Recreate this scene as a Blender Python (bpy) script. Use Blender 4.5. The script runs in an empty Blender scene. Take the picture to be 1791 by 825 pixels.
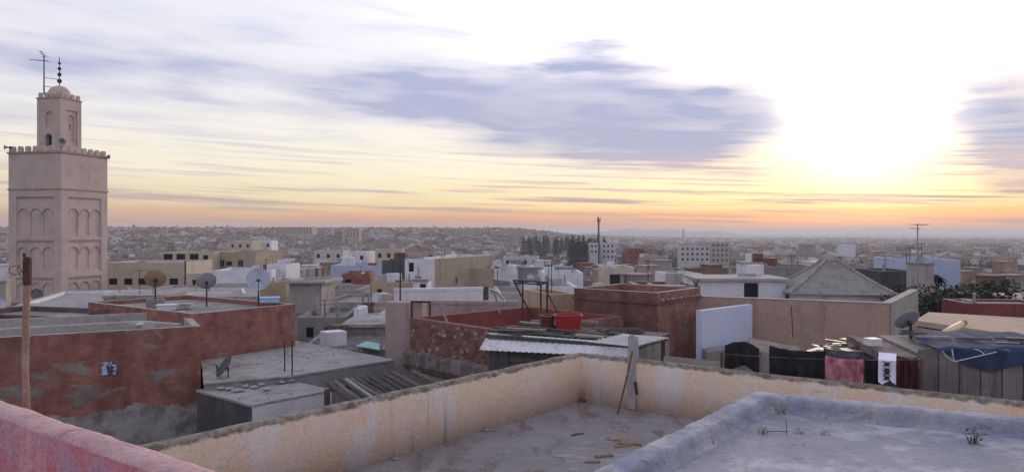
import bpy, bmesh, math, random
from mathutils import Vector, Matrix, noise
from mathutils.geometry import tessellate_polygon

random.seed(11)
scene = bpy.context.scene
COL = scene.collection
PI = math.pi
R = math.radians

# ------------------------------------------------------------------ camera
F, HZ, EYE = 1300.0, 405.0, 14.0          # focal length and horizon in photo pixels, eye height
cam_d = bpy.data.cameras.new('camera')
cam_d.sensor_width = 36.0
cam_d.lens = 36.0 * F / 1791.0
cam_d.shift_y = -7.5 / 1791.0
cam_d.clip_start = 0.05
cam_d.clip_end = 40000
cam = bpy.data.objects.new('camera', cam_d)
COL.objects.link(cam)
cam.location = (0, 0, EYE)
cam.rotation_euler = (R(90), 0, 0)
scene.camera = cam

# ------------------------------------------------------------------ light
SUN_AZ, SUN_EL = 25.0, 8.5                # degrees right of the view axis, above the horizon
sd = bpy.data.lights.new('sun', 'SUN')
sd.energy = 1.4
sd.angle = R(12)
sd.color = (1.0, 0.80, 0.60)
sun = bpy.data.objects.new('sun', sd)
COL.objects.link(sun)
_sv = Vector((math.sin(R(SUN_AZ)) * math.cos(R(SUN_EL)), math.cos(R(SUN_AZ)) * math.cos(R(SUN_EL)), math.sin(R(SUN_EL))))
sun.rotation_euler = (-_sv).to_track_quat('-Z', 'Y').to_euler()
sun.location = (60, 130, 60)

vs = scene.view_settings
vs.view_transform = 'Standard'
vs.look = 'None'
vs.gamma = 1.0
vs.use_curve_mapping = False
vs.exposure = 0.0
scene.cycles.use_denoising = True
scene.cycles.max_bounces = 6
scene.cycles.volume_bounces = 0
scene.cycles.transparent_max_bounces = 8


HAZE = 0.00021


class NT:
    """Small helper that writes shader-node expressions."""
    def __init__(self, tree):
        self.t = tree
        tree.nodes.clear()

    def n(self, kind, **kw):
        x = self.t.nodes.new(kind)
        for k, v in kw.items():
            setattr(x, k, v)
        return x

    def put(self, sock, v):
        if isinstance(v, bpy.types.NodeSocket):
            self.t.links.new(v, sock)
        elif v is not None:
            if hasattr(sock.default_value, '__len__') and len(sock.default_value) == 4 and len(v) == 3:
                v = (*v, 1)
            sock.default_value = v

    def m(self, op, a, b=None, c=None, clamp=False):
        x = self.n('ShaderNodeMath', operation=op, use_clamp=clamp)
        for s, v in zip(x.inputs, (a, b, c)):
            self.put(s, v)
        return x.outputs[0]

    def add(self, a, b): return self.m('ADD', a, b)
    def sub(self, a, b): return self.m('SUBTRACT', a, b)
    def mul(self, a, b): return self.m('MULTIPLY', a, b)

    def ss(self, v, lo, hi, a=0.0, b=1.0):
        x = self.n('ShaderNodeMapRange', interpolation_type='SMOOTHSTEP')
        for s, q in zip(x.inputs, (v, lo, hi, a, b)):
            self.put(s, q)
        return x.outputs[0]

    def mix(self, f, a, b, mode='MIX'):
        x = self.n('ShaderNodeMix', data_type='RGBA', blend_type=mode)
        self.put(x.inputs[0], f); self.put(x.inputs[6], a); self.put(x.inputs[7], b)
        return x.outputs[2]

    def xyz(self, a, b, c):
        x = self.n('ShaderNodeCombineXYZ')
        for s, v in zip(x.inputs, (a, b, c)):
            self.put(s, v)
        return x.outputs[0]

    def noise(self, vec, scale, detail=4, rough=0.55, dist=0.0):
        x = self.n('ShaderNodeTexNoise')
        self.put(x.inputs['Vector'], vec)
        x.inputs['Scale'].default_value = scale
        x.inputs['Detail'].default_value = detail
        x.inputs['Roughness'].default_value = rough
        x.inputs['Distortion'].default_value = dist
        return x.outputs[0]

    def ramp(self, f, stops):
        x = self.n('ShaderNodeValToRGB')
        e = x.color_ramp.elements
        while len(e) < len(stops):
            e.new(0.5)
        for i, (p, c) in enumerate(stops):
            e[i].position = p
            e[i].color = (*c, 1)
        self.put(x.inputs[0], f)
        return x.outputs[0]


# ------------------------------------------------------------------ sky
world = bpy.data.worlds.new('World')
scene.world = world
world.use_nodes = True
w = NT(world.node_tree)
sky = w.n('ShaderNodeTexSky', sky_type='NISHITA', sun_disc=False)
sky.sun_elevation = R(SUN_EL)
sky.sun_rotation = R(SUN_AZ)
sky.air_density = 1.6
sky.dust_density = 2.5
tc = w.n('ShaderNodeTexCoord')
sx = w.n('ShaderNodeSeparateXYZ')
w.put(sx.inputs[0], tc.outputs['Generated'])
X, Y, Z = sx.outputs
el = w.mul(w.m('ARCSINE', Z), 57.2958)
az = w.mul(w.m('ARCTAN2', X, Y), 57.2958)
hl = w.m('SQRT', w.add(w.mul(X, X), w.mul(Y, Y)))
cx, cy = w.m('DIVIDE', X, hl), w.m('DIVIDE', Y, hl)
tilt = w.add(el, w.mul(az, 0.035))                       # streaks sink slightly to the right
v1 = w.xyz(w.mul(cx, 2.2), w.mul(cy, 2.2), w.mul(tilt, 0.22))
v2 = w.xyz(w.mul(cx, 3.2), w.mul(cy, 3.2), w.mul(tilt, 0.95))
v3 = w.xyz(w.mul(cx, 2.0), w.mul(cy, 2.0), w.add(w.mul(el, 0.10), 7.3))
nA = w.noise(v1, 2.4, 5, 0.55)
nB = w.noise(v2, 1.6, 4, 0.55)
nC = w.noise(v3, 2.2, 4, 0.55)
sunaz = w.m('ABSOLUTE', w.sub(az, SUN_AZ))
warm = w.ss(sunaz, 20.0, 105.0, 1.0, 0.0)
elw = w.add(el, w.mul(w.sub(nB, 0.5), w.ss(el, .5, 6.0, 1.0, 2.6)))
e1 = w.m('DIVIDE', elw, 30.0, clamp=True)
warm_sky = w.ramp(e1, [(0.0, (.56, .37, .32)), (.027, (.76, .43, .31)), (.045, (.94, .54, .29)), (.062, (1.0, .76, .44)), (.085, (1.03, .90, .56)), (.12, (1.04, .95, .68)),
                       (.155, (1.06, 1.02, .80)), (.24, (1.05, 1.01, .94)), (.34, (1.01, .99, 1.03)), (.55, (.95, .95, 1.08)), (1.0, (.62, .64, .78))])
cold_sky = w.ramp(e1, [(0.0, (.42, .38, .40)), (.045, (.47, .44, .47)), (.085, (.74, .60, .54)), (.15, (.95, .83, .68)), (.22, (.96, .90, .86)), (.34, (.92, .89, .95)), (.55, (.86, .85, .97)), (1.0, (.62, .64, .78))])
base = w.mix(warm, cold_sky, warm_sky)
base = w.mix(0.12, base, w.mix(1.0, sky.outputs[0], (.10, .10, .10), 'MULTIPLY'))


def blob(px, py, rx, ry, amp, a, e):
    """a soft cloud bank at the heading and height where the photograph shows it"""
    a0 = math.degrees(math.atan((px - 895.5) / F))
    e0 = math.degrees(math.atan((HZ - py) / F * math.cos(R(a0))))
    sa, se = math.degrees(rx / F) * math.cos(R(a0)) ** 2, math.degrees(ry / F) * math.cos(R(a0))
    da, de = w.mul(w.sub(a, a0), 1 / sa), w.mul(w.sub(e, e0), 1 / se)
    q = w.add(w.mul(da, da), w.mul(de, de))
    return w.mul(w.m('EXPONENT', w.mul(q, -1.0)), amp)


aw = w.add(az, w.mul(w.sub(nA, 0.5), 9.0))
ew = w.add(w.add(el, w.mul(w.sub(nC, 0.5), 2.6)), w.mul(w.sub(nB, 0.5), 0.9))
banks = [(600, 145, 200, 26, .55), (790, 185, 200, 36, .80), (980, 212, 200, 52, 1.1), (1160, 225, 160, 52, 1.1), (1310, 218, 110, 46, .85),
         (1010, 150, 240, 55, .36), (1060, 95, 90, 60, .42), (1200, 282, 100, 18, .70), (1330, 305, 90, 9, .4), (1775, 230, 125, 78, 1.2), (1680, 200, 60, 40, .35), (1790, 320, 120, 16, .6),
         (330, 112, 260, 26, .50), (60, 100, 150, 34, .58), (20, 200, 140, 18, .50), (430, 186, 220, 17, .45), (700, 80, 120, 40, .25), (300, 40, 260, 30, .28),
         (-380, 160, 330, 40, .7), (2250, 180, 380, 60, .8)]
mask = None
for b in banks:
    g = blob(*b, aw, ew)
    mask = g if mask is None else w.add(mask, g)
v4 = w.xyz(w.mul(cx, 5.0), w.mul(cy, 5.0), w.mul(w.add(el, w.mul(az, 0.06)), 0.55))
v5 = w.xyz(w.mul(cx, 2.6), w.mul(cy, 2.6), w.add(w.mul(tilt, 1.7), 3.0))
nD = w.noise(v4, 1.7, 3, 0.48, .2)
nE = w.noise(v5, 1.5, 5, 0.6)
m0 = w.m('MINIMUM', mask, 1.05)
rag = w.m('MINIMUM', w.add(w.mul(m0, 2.0), .12), 1.0)
m1 = w.add(w.mul(m0, 1.22), w.mul(rag, w.add(w.mul(w.sub(nA, .5), 1.0), w.mul(w.sub(nD, .5), .55))))
bank = w.mul(w.ss(m1, -.12, 1.5), w.ss(az, -28.0, -4.0, .78, .95))
streak = w.add(w.mul(w.ss(nD, 0.46, 0.74), w.ss(el, 3.0, 10.0, 0.10, .22)), w.mul(w.ss(nA, 0.47, 0.72), w.ss(el, 5.0, 11.0, 0.0, .34)))
low = w.mul(w.ss(nE, 0.47, 0.66), w.ss(el, 1.2, 4.5, .55, 0.0))
low2 = w.mul(w.ss(nE, 0.48, 0.66), w.mul(w.ss(el, 1.2, 2.4), w.ss(el, 4.0, 9.5, .62, 0.0)))
wide = w.mul(w.ss(nC, 0.48, 0.72), w.ss(sunaz, 60.0, 110.0, 0.0, .6))
mask = w.m('MINIMUM', w.add(w.add(bank, streak), w.add(wide, w.add(low, low2))), 1.0)
# glow of the veiled sun
a0 = w.sub(az, SUN_AZ + .3)
gl = w.add(w.m('POWER', w.mul(a0, 1 / 4.2), 2.0), w.m('POWER', w.mul(w.sub(el, 9.6), 1 / 4.6), 2.0))
glow = w.m('EXPONENT', w.mul(gl, -1.0))
gl2 = w.add(w.m('POWER', w.mul(w.sub(az, 17.0), 1 / 20.0), 2.0), w.m('POWER', w.mul(w.sub(el, 18.0), 1 / 6.5), 2.0))
glow2 = w.m('EXPONENT', w.mul(gl2, -1.0))
mask = w.mul(mask, w.sub(1.0, w.mul(w.m('MINIMUM', w.mul(glow, 1.2), 1.0), .92)))
cloud = w.ramp(w.m('DIVIDE', el, 20.0, clamp=True), [(0.0, (.42, .35, .38)), (.12, (.60, .45, .42)), (.22, (.70, .56, .58)), (.32, (.49, .50, .66)),
                                                     (.62, (.48, .51, .73)), (1.0, (.74, .77, .98))])
base = w.mix(1.0, base, w.mix(w.mul(glow2, .62), (0, 0, 0), (1.6, 1.5, 1.38)), 'ADD')
col = w.mix(mask, base, cloud)
col = w.mix(1.0, col, w.mix(glow, (0, 0, 0), (1.6, 1.5, 1.38)), 'ADD')
col = w.mix(w.ss(Z, -.06, -.01, 1.0, 0.0), col, (.30, .28, .32))
bg = w.n('ShaderNodeBackground')
w.put(bg.inputs[0], w.mix(1.0, col, (10, 10, 10), 'MULTIPLY'))
bg.inputs[1].default_value = 0.1
w.t.links.new(bg.outputs[0], w.n('ShaderNodeOutputWorld').inputs[0])


# ------------------------------------------------------------------ helpers
def P(px, py, Yd):
    return Vector(((px - 895.5) / F * Yd, Yd, EYE - (py - HZ) / F * Yd))


def XY(px, Yd):
    return Vector(((px - 895.5) / F * Yd, Yd))


def ZY(py, Yd):
    return EYE - (py - HZ) / F * Yd


def lin(r, g, b):
    f = lambda c: (c / 255 / 12.92) if c <= 10 else ((c / 255 + .055) / 1.055) ** 2.4
    return (f(r), f(g), f(b))


def sstep(a, b, x):
    t = min(1, max(0, (x - a) / (b - a)))
    return t * t * (3 - 2 * t)


def ground_z(x, y):
    d = math.hypot(x, y)
    z = -15.0 * sstep(60, 420, d)
    a = x / max(y, 1) if y > 1 else (9 if x > 0 else -9)
    z += 27.0 * sstep(520, 1700, d) * sstep(.17, -.02, a)
    z -= 12.0 * sstep(520, 2500, d) * sstep(.0, .3, a)
    return z


class MB:
    def __init__(self):
        self.v, self.f, self.mi, self.cols = [], [], [], None

    def face(self, pts, mi=0, col=None):
        k = len(self.v)
        self.v.extend(Vector(p) for p in pts)
        self.f.append(tuple(range(k, k + len(pts))))
        self.mi.append(mi)
        if col is not None:
            if self.cols is None:
                self.cols = []
            self.cols.append(col)

    def mesh(self, pts, faces, mi=0):
        k = len(self.v)
        self.v.extend(Vector(p) for p in pts)
        for f in faces:
            self.f.append(tuple(k + i for i in f))
            self.mi.append(mi)

    def box(self, c, s, rot=0.0, mi=0, mat=None):
        hx, hy, hz = s[0] / 2, s[1] / 2, s[2] / 2
        m = mat if mat is not None else Matrix.Rotation(rot, 3, 'Z')
        c = Vector(c)
        p = [c + m @ Vector((a * hx, b * hy, d * hz)) for d in (-1, 1) for a, b in ((-1, -1), (1, -1), (1, 1), (-1, 1))]
        self.mesh(p, [(3, 2, 1, 0), (4, 5, 6, 7), (0, 1, 5, 4), (1, 2, 6, 5), (2, 3, 7, 6), (3, 0, 4, 7)], mi)

    def beam(self, a, b, wd, th, mi=0, up=(0, 0, 1)):
        a, b = Vector(a), Vector(b)
        d = (b - a)
        x = d.normalized()
        y = Vector(up).cross(x)
        if y.length < 1e-4:
            y = Vector((1, 0, 0)).cross(x)
        y.normalize()
        z = x.cross(y)
        m = Matrix((x, y, z)).transposed()
        self.box((a + b) / 2, (d.length, wd, th), mat=m, mi=mi)

    def prism(self, pts, z0, z1, mi=0):
        n = len(pts)
        lo = [(p[0], p[1], z0) for p in pts]
        hi = [(p[0], p[1], z1) for p in pts]
        self.mesh(lo + hi, [tuple(reversed(range(n))), tuple(range(n, 2 * n))] + [(i, (i + 1) % n, n + (i + 1) % n, n + i) for i in range(n)], mi)

    def tube(self, pts, r, n=8, mi=0, caps=True):
        pts = [Vector(p) for p in pts]
        rs = r if isinstance(r, (list, tuple)) else [r] * len(pts)
        rings = []
        prev = None
        for i, p in enumerate(pts):
            d = (pts[min(i + 1, len(pts) - 1)] - pts[max(i - 1, 0)]).normalized()
            x = Vector((0, 0, 1)).cross(d) if abs(d.z) < .95 else Vector((1, 0, 0)).cross(d)
            if prev is not None:
                x = prev - d * prev.dot(d)
            x.normalize()
            prev = x
            y = d.cross(x)
            rings.append([p + (x * math.cos(2 * PI * k / n) + y * math.sin(2 * PI * k / n)) * rs[i] for k in range(n)])
        fs = []
        for i in range(len(pts) - 1):
            for k in range(n):
                a, b = i * n + k, i * n + (k + 1) % n
                fs.append((a, b, b + n, a + n))
        if caps:
            fs.append(tuple(reversed(range(n))))
            fs.append(tuple(range((len(pts) - 1) * n, len(pts) * n)))
        self.mesh([q for rg in rings for q in rg], fs, mi)

    def lathe(self, c, prof, n=16, mi=0, m=None):
        """prof: list of (radius, height) about the local z axis"""
        c = Vector(c)
        m = m or Matrix.Identity(3)
        k = len(prof)
        pts = [c + m @ Vector((r * math.cos(2 * PI * j / n), r * math.sin(2 * PI * j / n), z)) for r, z in prof for j in range(n)]
        fs = []
        for i in range(k - 1):
            for j in range(n):
                a, b = i * n + j, i * n + (j + 1) % n
                fs.append((a, b, b + n, a + n))
        self.mesh(pts, fs, mi)

    def build(self, name, mats, parent=None, origin=None, smooth=False):
        me = bpy.data.meshes.new(name)
        o = Vector(parent.location) if parent is not None else Vector(origin or (0, 0, 0))
        if parent is not None and parent.parent is not None:
            o = o + parent.parent.location
        me.from_pydata([tuple(p - o) for p in self.v], [], self.f)
        if not isinstance(mats, (list, tuple)):
            mats = [mats]
        for m in mats:
            me.materials.append(m)
        if any(self.mi):
            me.polygons.foreach_set('material_index', self.mi)
        uv = me.uv_layers.new(name='UVMap').data
        me.update()
        for p in me.polygons:
            nrm = p.normal
            if abs(nrm.z) > .75:
                for li in p.loop_indices:
                    c = self.v[me.loops[li].vertex_index]
                    uv[li].uv = (c.x, c.y)
            else:
                t = Vector((-nrm.y, nrm.x, 0)).normalized()
                for li in p.loop_indices:
                    c = self.v[me.loops[li].vertex_index]
                    uv[li].uv = (c.x * t.x + c.y * t.y, c.z)
        if self.cols is not None:
            ca = me.color_attributes.new('Col', 'FLOAT_COLOR', 'CORNER')
            buf = []
            for p, c in zip(me.polygons, self.cols):
                buf.extend((*c, 1.0) * p.loop_total)
            ca.data.foreach_set('color', buf)
        if smooth:
            me.polygons.foreach_set('use_smooth', [True] * len(me.polygons))
        ob = bpy.data.objects.new(name, me)
        COL.objects.link(ob)
        if parent is not None:
            ob.parent = parent
        elif origin is not None:
            ob.location = origin
        return ob


def tag(o, label, cat, group=None, kind=None):
    if label:
        o['label'] = label
    if cat:
        o['category'] = cat
    if group:
        o['group'] = group
    if kind or cat:
        o['kind'] = kind or 'thing'
    return o


def thing(name, label, cat, loc, group=None):
    o = bpy.data.objects.new(name, None)
    o.empty_display_size = .2
    COL.objects.link(o)
    o.location = loc
    return tag(o, label, cat, group)


def link(name, me, parent, loc, rotz=0.0):
    o = bpy.data.objects.new(name, me)
    COL.objects.link(o)
    o.parent = parent
    base = Vector()
    q = parent
    while q is not None:
        base = base + q.location
        q = q.parent
    o.location = Vector(loc) - base
    o.rotation_euler = (0, 0, rotz)
    return o


# ------------------------------------------------------------------ materials
def new_mat(name):
    m = bpy.data.materials.new(name)
    m.use_nodes = True
    return m, NT(m.node_tree)


def finish(t, colr, rough=.9, bump=None, bstr=.3, bdist=.02, metal=0.0):
    b = t.n('ShaderNodeBsdfPrincipled')
    t.put(b.inputs['Base Color'], colr)
    t.put(b.inputs['Roughness'], rough)
    b.inputs['Metallic'].default_value = metal
    b.inputs['Specular IOR Level'].default_value = .25
    if bump is not None:
        bp = t.n('ShaderNodeBump')
        bp.inputs['Strength'].default_value = bstr
        bp.inputs['Distance'].default_value = bdist
        t.put(bp.inputs['Height'], bump)
        t.t.links.new(bp.outputs[0], b.inputs['Normal'])
    t.t.links.new(b.outputs[0], t.n('ShaderNodeOutputMaterial').inputs[0])


def pos(t):
    return t.n('ShaderNodeNewGeometry').outputs['Position']


def scaled(t, v, s):
    x = t.n('ShaderNodeVectorMath', operation='MULTIPLY')
    t.put(x.inputs[0], v)
    x.inputs[1].default_value = s
    return x.outputs[0]


def plaster(name, c1, c2=None, c3=None, sc=1.0, lo=.45, hi=.65, dlo=.52, dhi=.72, streak=True, rough=.92, bump=.35):
    """c1 base, c2 patches, c3 run-down dirt streaks"""
    m, t = new_mat(name)
    p = pos(t)
    c2 = c2 or tuple(x * .8 for x in c1)
    c3 = c3 or tuple(x * .5 for x in c1)
    n1 = t.noise(p, .9 * sc, 6, .62)
    colr = t.mix(t.ss(n1, lo, hi), c1, c2)
    n2 = t.noise(scaled(t, p, (1.6, 1.6, .22 if streak else 1.6)), 1.3 * sc, 6, .65)
    colr = t.mix(t.mul(t.ss(n2, dlo, dhi), .75), colr, c3)
    n3 = t.noise(p, 14 * sc, 4, .6)
    colr = t.mix(1.0, colr, t.ramp(n3, [(.25, (.78, .78, .78)), (.75, (1.18, 1.18, 1.18))]), 'MULTIPLY')
    finish(t, colr, rough, t.add(n3, t.mul(n1, 2.0)), bump, .03)
    return m


def brick(name, c1, c2, mortar, plaster_c=None, plo=.56, phi=.62, row=.075, length=.21, zlow=None, low_c=None):
    m, t = new_mat(name)
    p = pos(t)
    uv = t.n('ShaderNodeUVMap').outputs[0]
    b = t.n('ShaderNodeTexBrick')
    t.put(b.inputs['Vector'], uv)
    b.inputs['Scale'].default_value = 1.0
    b.inputs['Brick Width'].default_value = length
    b.inputs['Row Height'].default_value = row
    b.inputs['Mortar Size'].default_value = .011
    b.inputs['Mortar Smooth'].default_value = .3
    b.inputs['Bias'].default_value = 0
    t.put(b.inputs['Color1'], c1); t.put(b.inputs['Color2'], c2); t.put(b.inputs['Mortar'], mortar)
    n1 = t.noise(p, 1.1, 6, .65)
    colr = t.mix(1.0, b.outputs[0], t.ramp(t.noise(p, 2.3, 5, .6), [(.3, (.62, .6, .62)), (.7, (1.25, 1.2, 1.18))]), 'MULTIPLY')
    n2 = t.noise(scaled(t, p, (1.3, 1.3, .3)), 1.2, 5, .6)
    colr = t.mix(t.mul(t.ss(n2, .50, .70), .6), colr, tuple(x * .42 for x in c1))
    hgt = t.mul(b.outputs[1], -1.0)
    if plaster_c:
        msk = t.ss(t.noise(scaled(t, p, (.55, .55, 1.1)), .9, 5, .6), plo, phi)
        pc = t.mix(t.ss(n1, .35, .7), plaster_c, tuple(x * .6 for x in plaster_c))
        colr = t.mix(msk, colr, pc)
        hgt = t.mix(msk, hgt, (.35, .35, .35))
    if zlow is not None:
        s = t.n('ShaderNodeSeparateXYZ'); t.put(s.inputs[0], p)
        zz = t.add(s.outputs[2], t.mul(t.sub(n1, .5), 1.1))
        msk2 = t.ss(zz, zlow - .05, zlow + .05, 1.0, 0.0)
        lc = t.mix(t.ss(t.noise(p, 1.6, 6, .65), .38, .66), low_c, tuple(x * .42 for x in low_c))
        colr = t.mix(msk2, colr, lc)
        hgt = t.mix(msk2, hgt, t.mul(t.noise(p, 9, 4), .6))
    n3 = t.noise(p, 22, 3, .6)
    colr = t.mix(1.0, colr, t.ramp(n3, [(.25, (.8, .8, .8)), (.75, (1.15, 1.15, 1.15))]), 'MULTIPLY')
    finish(t, colr, .95, hgt, .6, .02)
    return m


def simple(name, c, rough=.7, metal=0.0, var=.25, sc=6.0, bump=.15):
    m, t = new_mat(name)
    p = pos(t)
    n = t.noise(p, sc, 5, .6)
    colr = t.mix(t.ss(n, .3, .7), tuple(x * (1 - var) for x in c), tuple(min(1, x * (1 + var)) for x in c))
    finish(t, colr, rough, n, bump, .01, metal)
    return m


MT = {}
MT['pink_face'] = plaster('pink_face', (.54, .19, .235), (.44, .27, .34), (.62, .36, .37), sc=2.6, lo=.44, hi=.60, dlo=.48, dhi=.66, bump=.75)
MT['pink_top'] = plaster('pink_top', (.60, .39, .40), (.50, .30, .32), (.30, .17, .18), sc=3.0, dlo=.60, dhi=.72, streak=False, bump=.6)
MT['concrete'] = plaster('concrete', (.36, .335, .33), (.44, .415, .405), (.18, .165, .16), sc=1.1, dlo=.50, dhi=.74, streak=False)
MT['concrete_dark'] = plaster('concrete_dark', (.24, .225, .23), (.31, .29, .285), (.10, .095, .10), sc=1.2)
MT['roof_grey'] = plaster('roof_grey', (.24, .22, .22), (.33, .31, .30), (.11, .10, .10), sc=.8, streak=False)
MT['roof_pale'] = plaster('roof_pale', (.36, .34, .335), (.27, .25, .25), (.14, .125, .12), sc=1.3, streak=False)
MT['whitewash'] = plaster('whitewash', (.70, .70, .76), (.60, .60, .68), (.34, .31, .31), sc=1.2, dlo=.58, dhi=.78)
MT['white_soot'] = plaster('white_soot', (.66, .64, .67), (.48, .46, .48), (.12, .11, .115), sc=2.2, dlo=.57, dhi=.68)
MT['soot'] = plaster('soot', (.075, .072, .08), (.11, .105, .11), (.03, .03, .034), sc=1.6)
MT['cream'] = plaster('cream', (.52, .465, .39), (.46, .41, .345), (.28, .245, .21), sc=.9, dlo=.58, dhi=.8)
MT['beige'] = plaster('beige', (.42, .35, .275), (.36, .30, .24), (.19, .16, .13), sc=.9)
MT['ochre'] = plaster('ochre', (.43, .335, .235), (.37, .29, .21), (.19, .15, .115), sc=1.0)
MT['grey_plaster'] = plaster('grey_plaster', (.40, .365, .35), (.33, .30, .29), (.17, .155, .15), sc=.9)
MT['mauve_plaster'] = plaster('mauve_plaster', (.42, .325, .325), (.36, .28, .285), (.21, .165, .165), sc=1.1)
MT['brown_plaster'] = plaster('brown_plaster', (.33, .235, .20), (.27, .20, .175), (.13, .10, .095), sc=1.2)
MT['salmon'] = plaster('salmon', (.46, .32, .265), (.39, .285, .25), (.22, .175, .165), sc=1.0, dlo=.54, dhi=.74)
MT['maroon'] = plaster('maroon', (.21, .062, .062), (.25, .085, .08), (.10, .04, .04), sc=1.3)
MT['pale_blue'] = plaster('pale_blue', (.40, .46, .64), (.46, .50, .64), (.26, .28, .36), sc=.7, dlo=.6, dhi=.8)
MT['minaret'] = plaster('minaret', (.55, .445, .41), (.47, .38, .36), (.36, .29, .285), sc=.7, dlo=.56, dhi=.8, bump=.2)
MT['minaret_line'] = plaster('minaret_line', (.42, .31, .28), (.38, .28, .26), (.3, .22, .2), sc=.9, bump=.2)
MT['brick_red'] = brick('brick_red', (.39, .155, .125), (.31, .13, .105), (.28, .19, .17), (.31, .25, .235), .60, .66)
MT['brick_patched'] = brick('brick_patched', (.37, .145, .115), (.29, .12, .098), (.27, .18, .16), (.31, .265, .25), .55, .60, zlow=EYE - 5.05, low_c=(.36, .335, .345))
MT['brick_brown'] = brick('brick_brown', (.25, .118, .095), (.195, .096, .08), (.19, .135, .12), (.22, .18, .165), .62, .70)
MT['brick_dark'] = brick('brick_dark', (.18, .10, .088), (.14, .082, .074), (.14, .11, .10), (.16, .14, .135), .55, .65)
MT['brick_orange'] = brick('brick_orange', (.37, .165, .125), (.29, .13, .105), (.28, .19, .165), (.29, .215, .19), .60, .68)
MT['stone_mix'] = brick('stone_mix', (.28, .13, .11), (.22, .105, .092), (.20, .14, .13), (.25, .19, .175), .58, .68, row=.09, length=.17)
MT['rubble'] = plaster('rubble', (.26, .205, .195), (.14, .12, .12), (.08, .07, .075), sc=3.0, lo=.4, hi=.6, streak=False, bump=.9)
MT['rust'] = plaster('rust', (.34, .22, .175), (.40, .29, .25), (.16, .09, .07), sc=5, bump=.5, rough=.8)
MT['rust_dark'] = plaster('rust_dark', (.075, .04, .035), (.11, .06, .05), (.03, .02, .02), sc=6, bump=.5, rough=.8)
MT['metal_grey'] = simple('metal_grey', (.30, .30, .32), .5, .6)
MT['metal_dark'] = simple('metal_dark', (.055, .053, .06), .6, .3)
MT['sheet_grey'] = plaster('sheet_grey', (.115, .115, .135), (.09, .09, .105), (.06, .045, .04), sc=1.5, rough=.55, bump=.15)
MT['white_sheet'] = plaster('white_sheet', (.66, .66, .70), (.56, .56, .60), (.36, .34, .35), sc=1.5, rough=.6, bump=.2)
MT['glass_dark'] = simple('glass_dark', (.025, .026, .032), .2, 0, .2)
MT['shutter'] = simple('shutter', (.085, .075, .07), .7)
MT['frame'] = simple('frame', (.30, .28, .27), .7)
MT['wood_dark'] = plaster('wood_dark', (.10, .075, .06), (.14, .11, .09), (.04, .035, .03), sc=5)
MT['wood_pale'] = plaster('wood_pale', (.31, .285, .26), (.24, .22, .20), (.14, .12, .10), sc=5)
MT['wood_tan'] = plaster('wood_tan', (.29, .21, .14), (.22, .15, .10), (.15, .10, .07), sc=6)
MT['red_plastic'] = simple('red_plastic', (.38, .035, .042), .45, 0, .15, 3)
MT['barrel'] = plaster('barrel', (.14, .05, .045), (.10, .04, .04), (.06, .03, .03), sc=3)
MT['teal'] = simple('teal', (.22, .50, .46), .6, 0, .15)
MT['blue_sheet'] = simple('blue_sheet', (.36, .52, .80), .6, 0, .15)
MT['tarp_blue'] = simple('tarp_blue', (.03, .046, .105), .9, 0, .35, 4, .5)
MT['tarp_black'] = simple('tarp_black', (.018, .018, .024), .75, 0, .3, 5, .4)
MT['cloth_white'] = simple('cloth_white', (.72, .70, .86), .9, 0, .06, 4)
MT['cloth_motif'] = simple('cloth_motif', (.03, .03, .045), .9, 0, .1)
MT['cloth_maroon'] = simple('cloth_maroon', (.085, .03, .035), .95, 0, .3, 3)
MT['rope'] = simple('rope', (.58, .57, .60), .8)
MT['dish_ochre'] = simple('dish_ochre', (.33, .245, .155), .6, .1, .2, 3)
MT['dish_grey'] = simple('dish_grey', (.34, .33, .36), .5, .2, .2, 3)
MT['dish_blue'] = simple('dish_blue', (.38, .40, .50), .5, .1, .15, 3)
MT['dish_dark'] = simple('dish_dark', (.12, .12, .13), .6, .2, .25, 4)
MT['cream_pipe'] = simple('cream_pipe', (.72, .56, .36), .6, 0, .15, 3)
MT['slab_tan'] = plaster('slab_tan', (.48, .35, .27), (.42, .31, .25), (.30, .22, .18), sc=1.2, streak=False)
MT['roof_tile'] = plaster('roof_tile', (.33, .305, .295), (.26, .24, .235), (.17, .155, .155), sc=2.5, streak=False)
MT['leaf'] = simple('leaf', (.055, .068, .038), .7, 0, .45, 1.5)
MT['leaf_dark'] = simple('leaf_dark', (.034, .045, .036), .7, 0, .45, 1.0)
MT['leaf_dry'] = simple('leaf_dry', (.15, .125, .06), .8, 0, .4, 9)
MT['bark'] = simple('bark', (.085, .065, .05), .9, 0, .3, 5)


def rug_mat():
    m, t = new_mat('rug_pink')
    p = pos(t)
    n = t.noise(p, 5, 5, .6)
    n2 = t.noise(scaled(t, p, (4, 4, 1)), 2.4, 4, .6)
    c = t.mix(t.ss(n, .4, .62), (.32, .09, .14), (.50, .25, .32))
    c = t.mix(t.ss(n2, .55, .68), c, (.42, .22, .16))
    finish(t, c, .95, n, .4, .01)
    return m


MT['rug_pink'] = rug_mat()
MT['whitewash_blue'] = plaster('whitewash_blue', (.62, .65, .84), (.57, .60, .80), (.40, .40, .48), sc=1.0, dlo=.62, dhi=.82)
MT['far_white'] = plaster('far_white', (.52, .50, .53), (.46, .44, .46), (.3, .28, .28), sc=.5)
MT['shed_plank'] = plaster('shed_plank', (.215, .19, .215), (.17, .15, .17), (.09, .08, .085), sc=2.5)
MT['shed_plank2'] = plaster('shed_plank2', (.235, .205, .225), (.19, .165, .18), (.10, .09, .09), sc=2.5)


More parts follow.
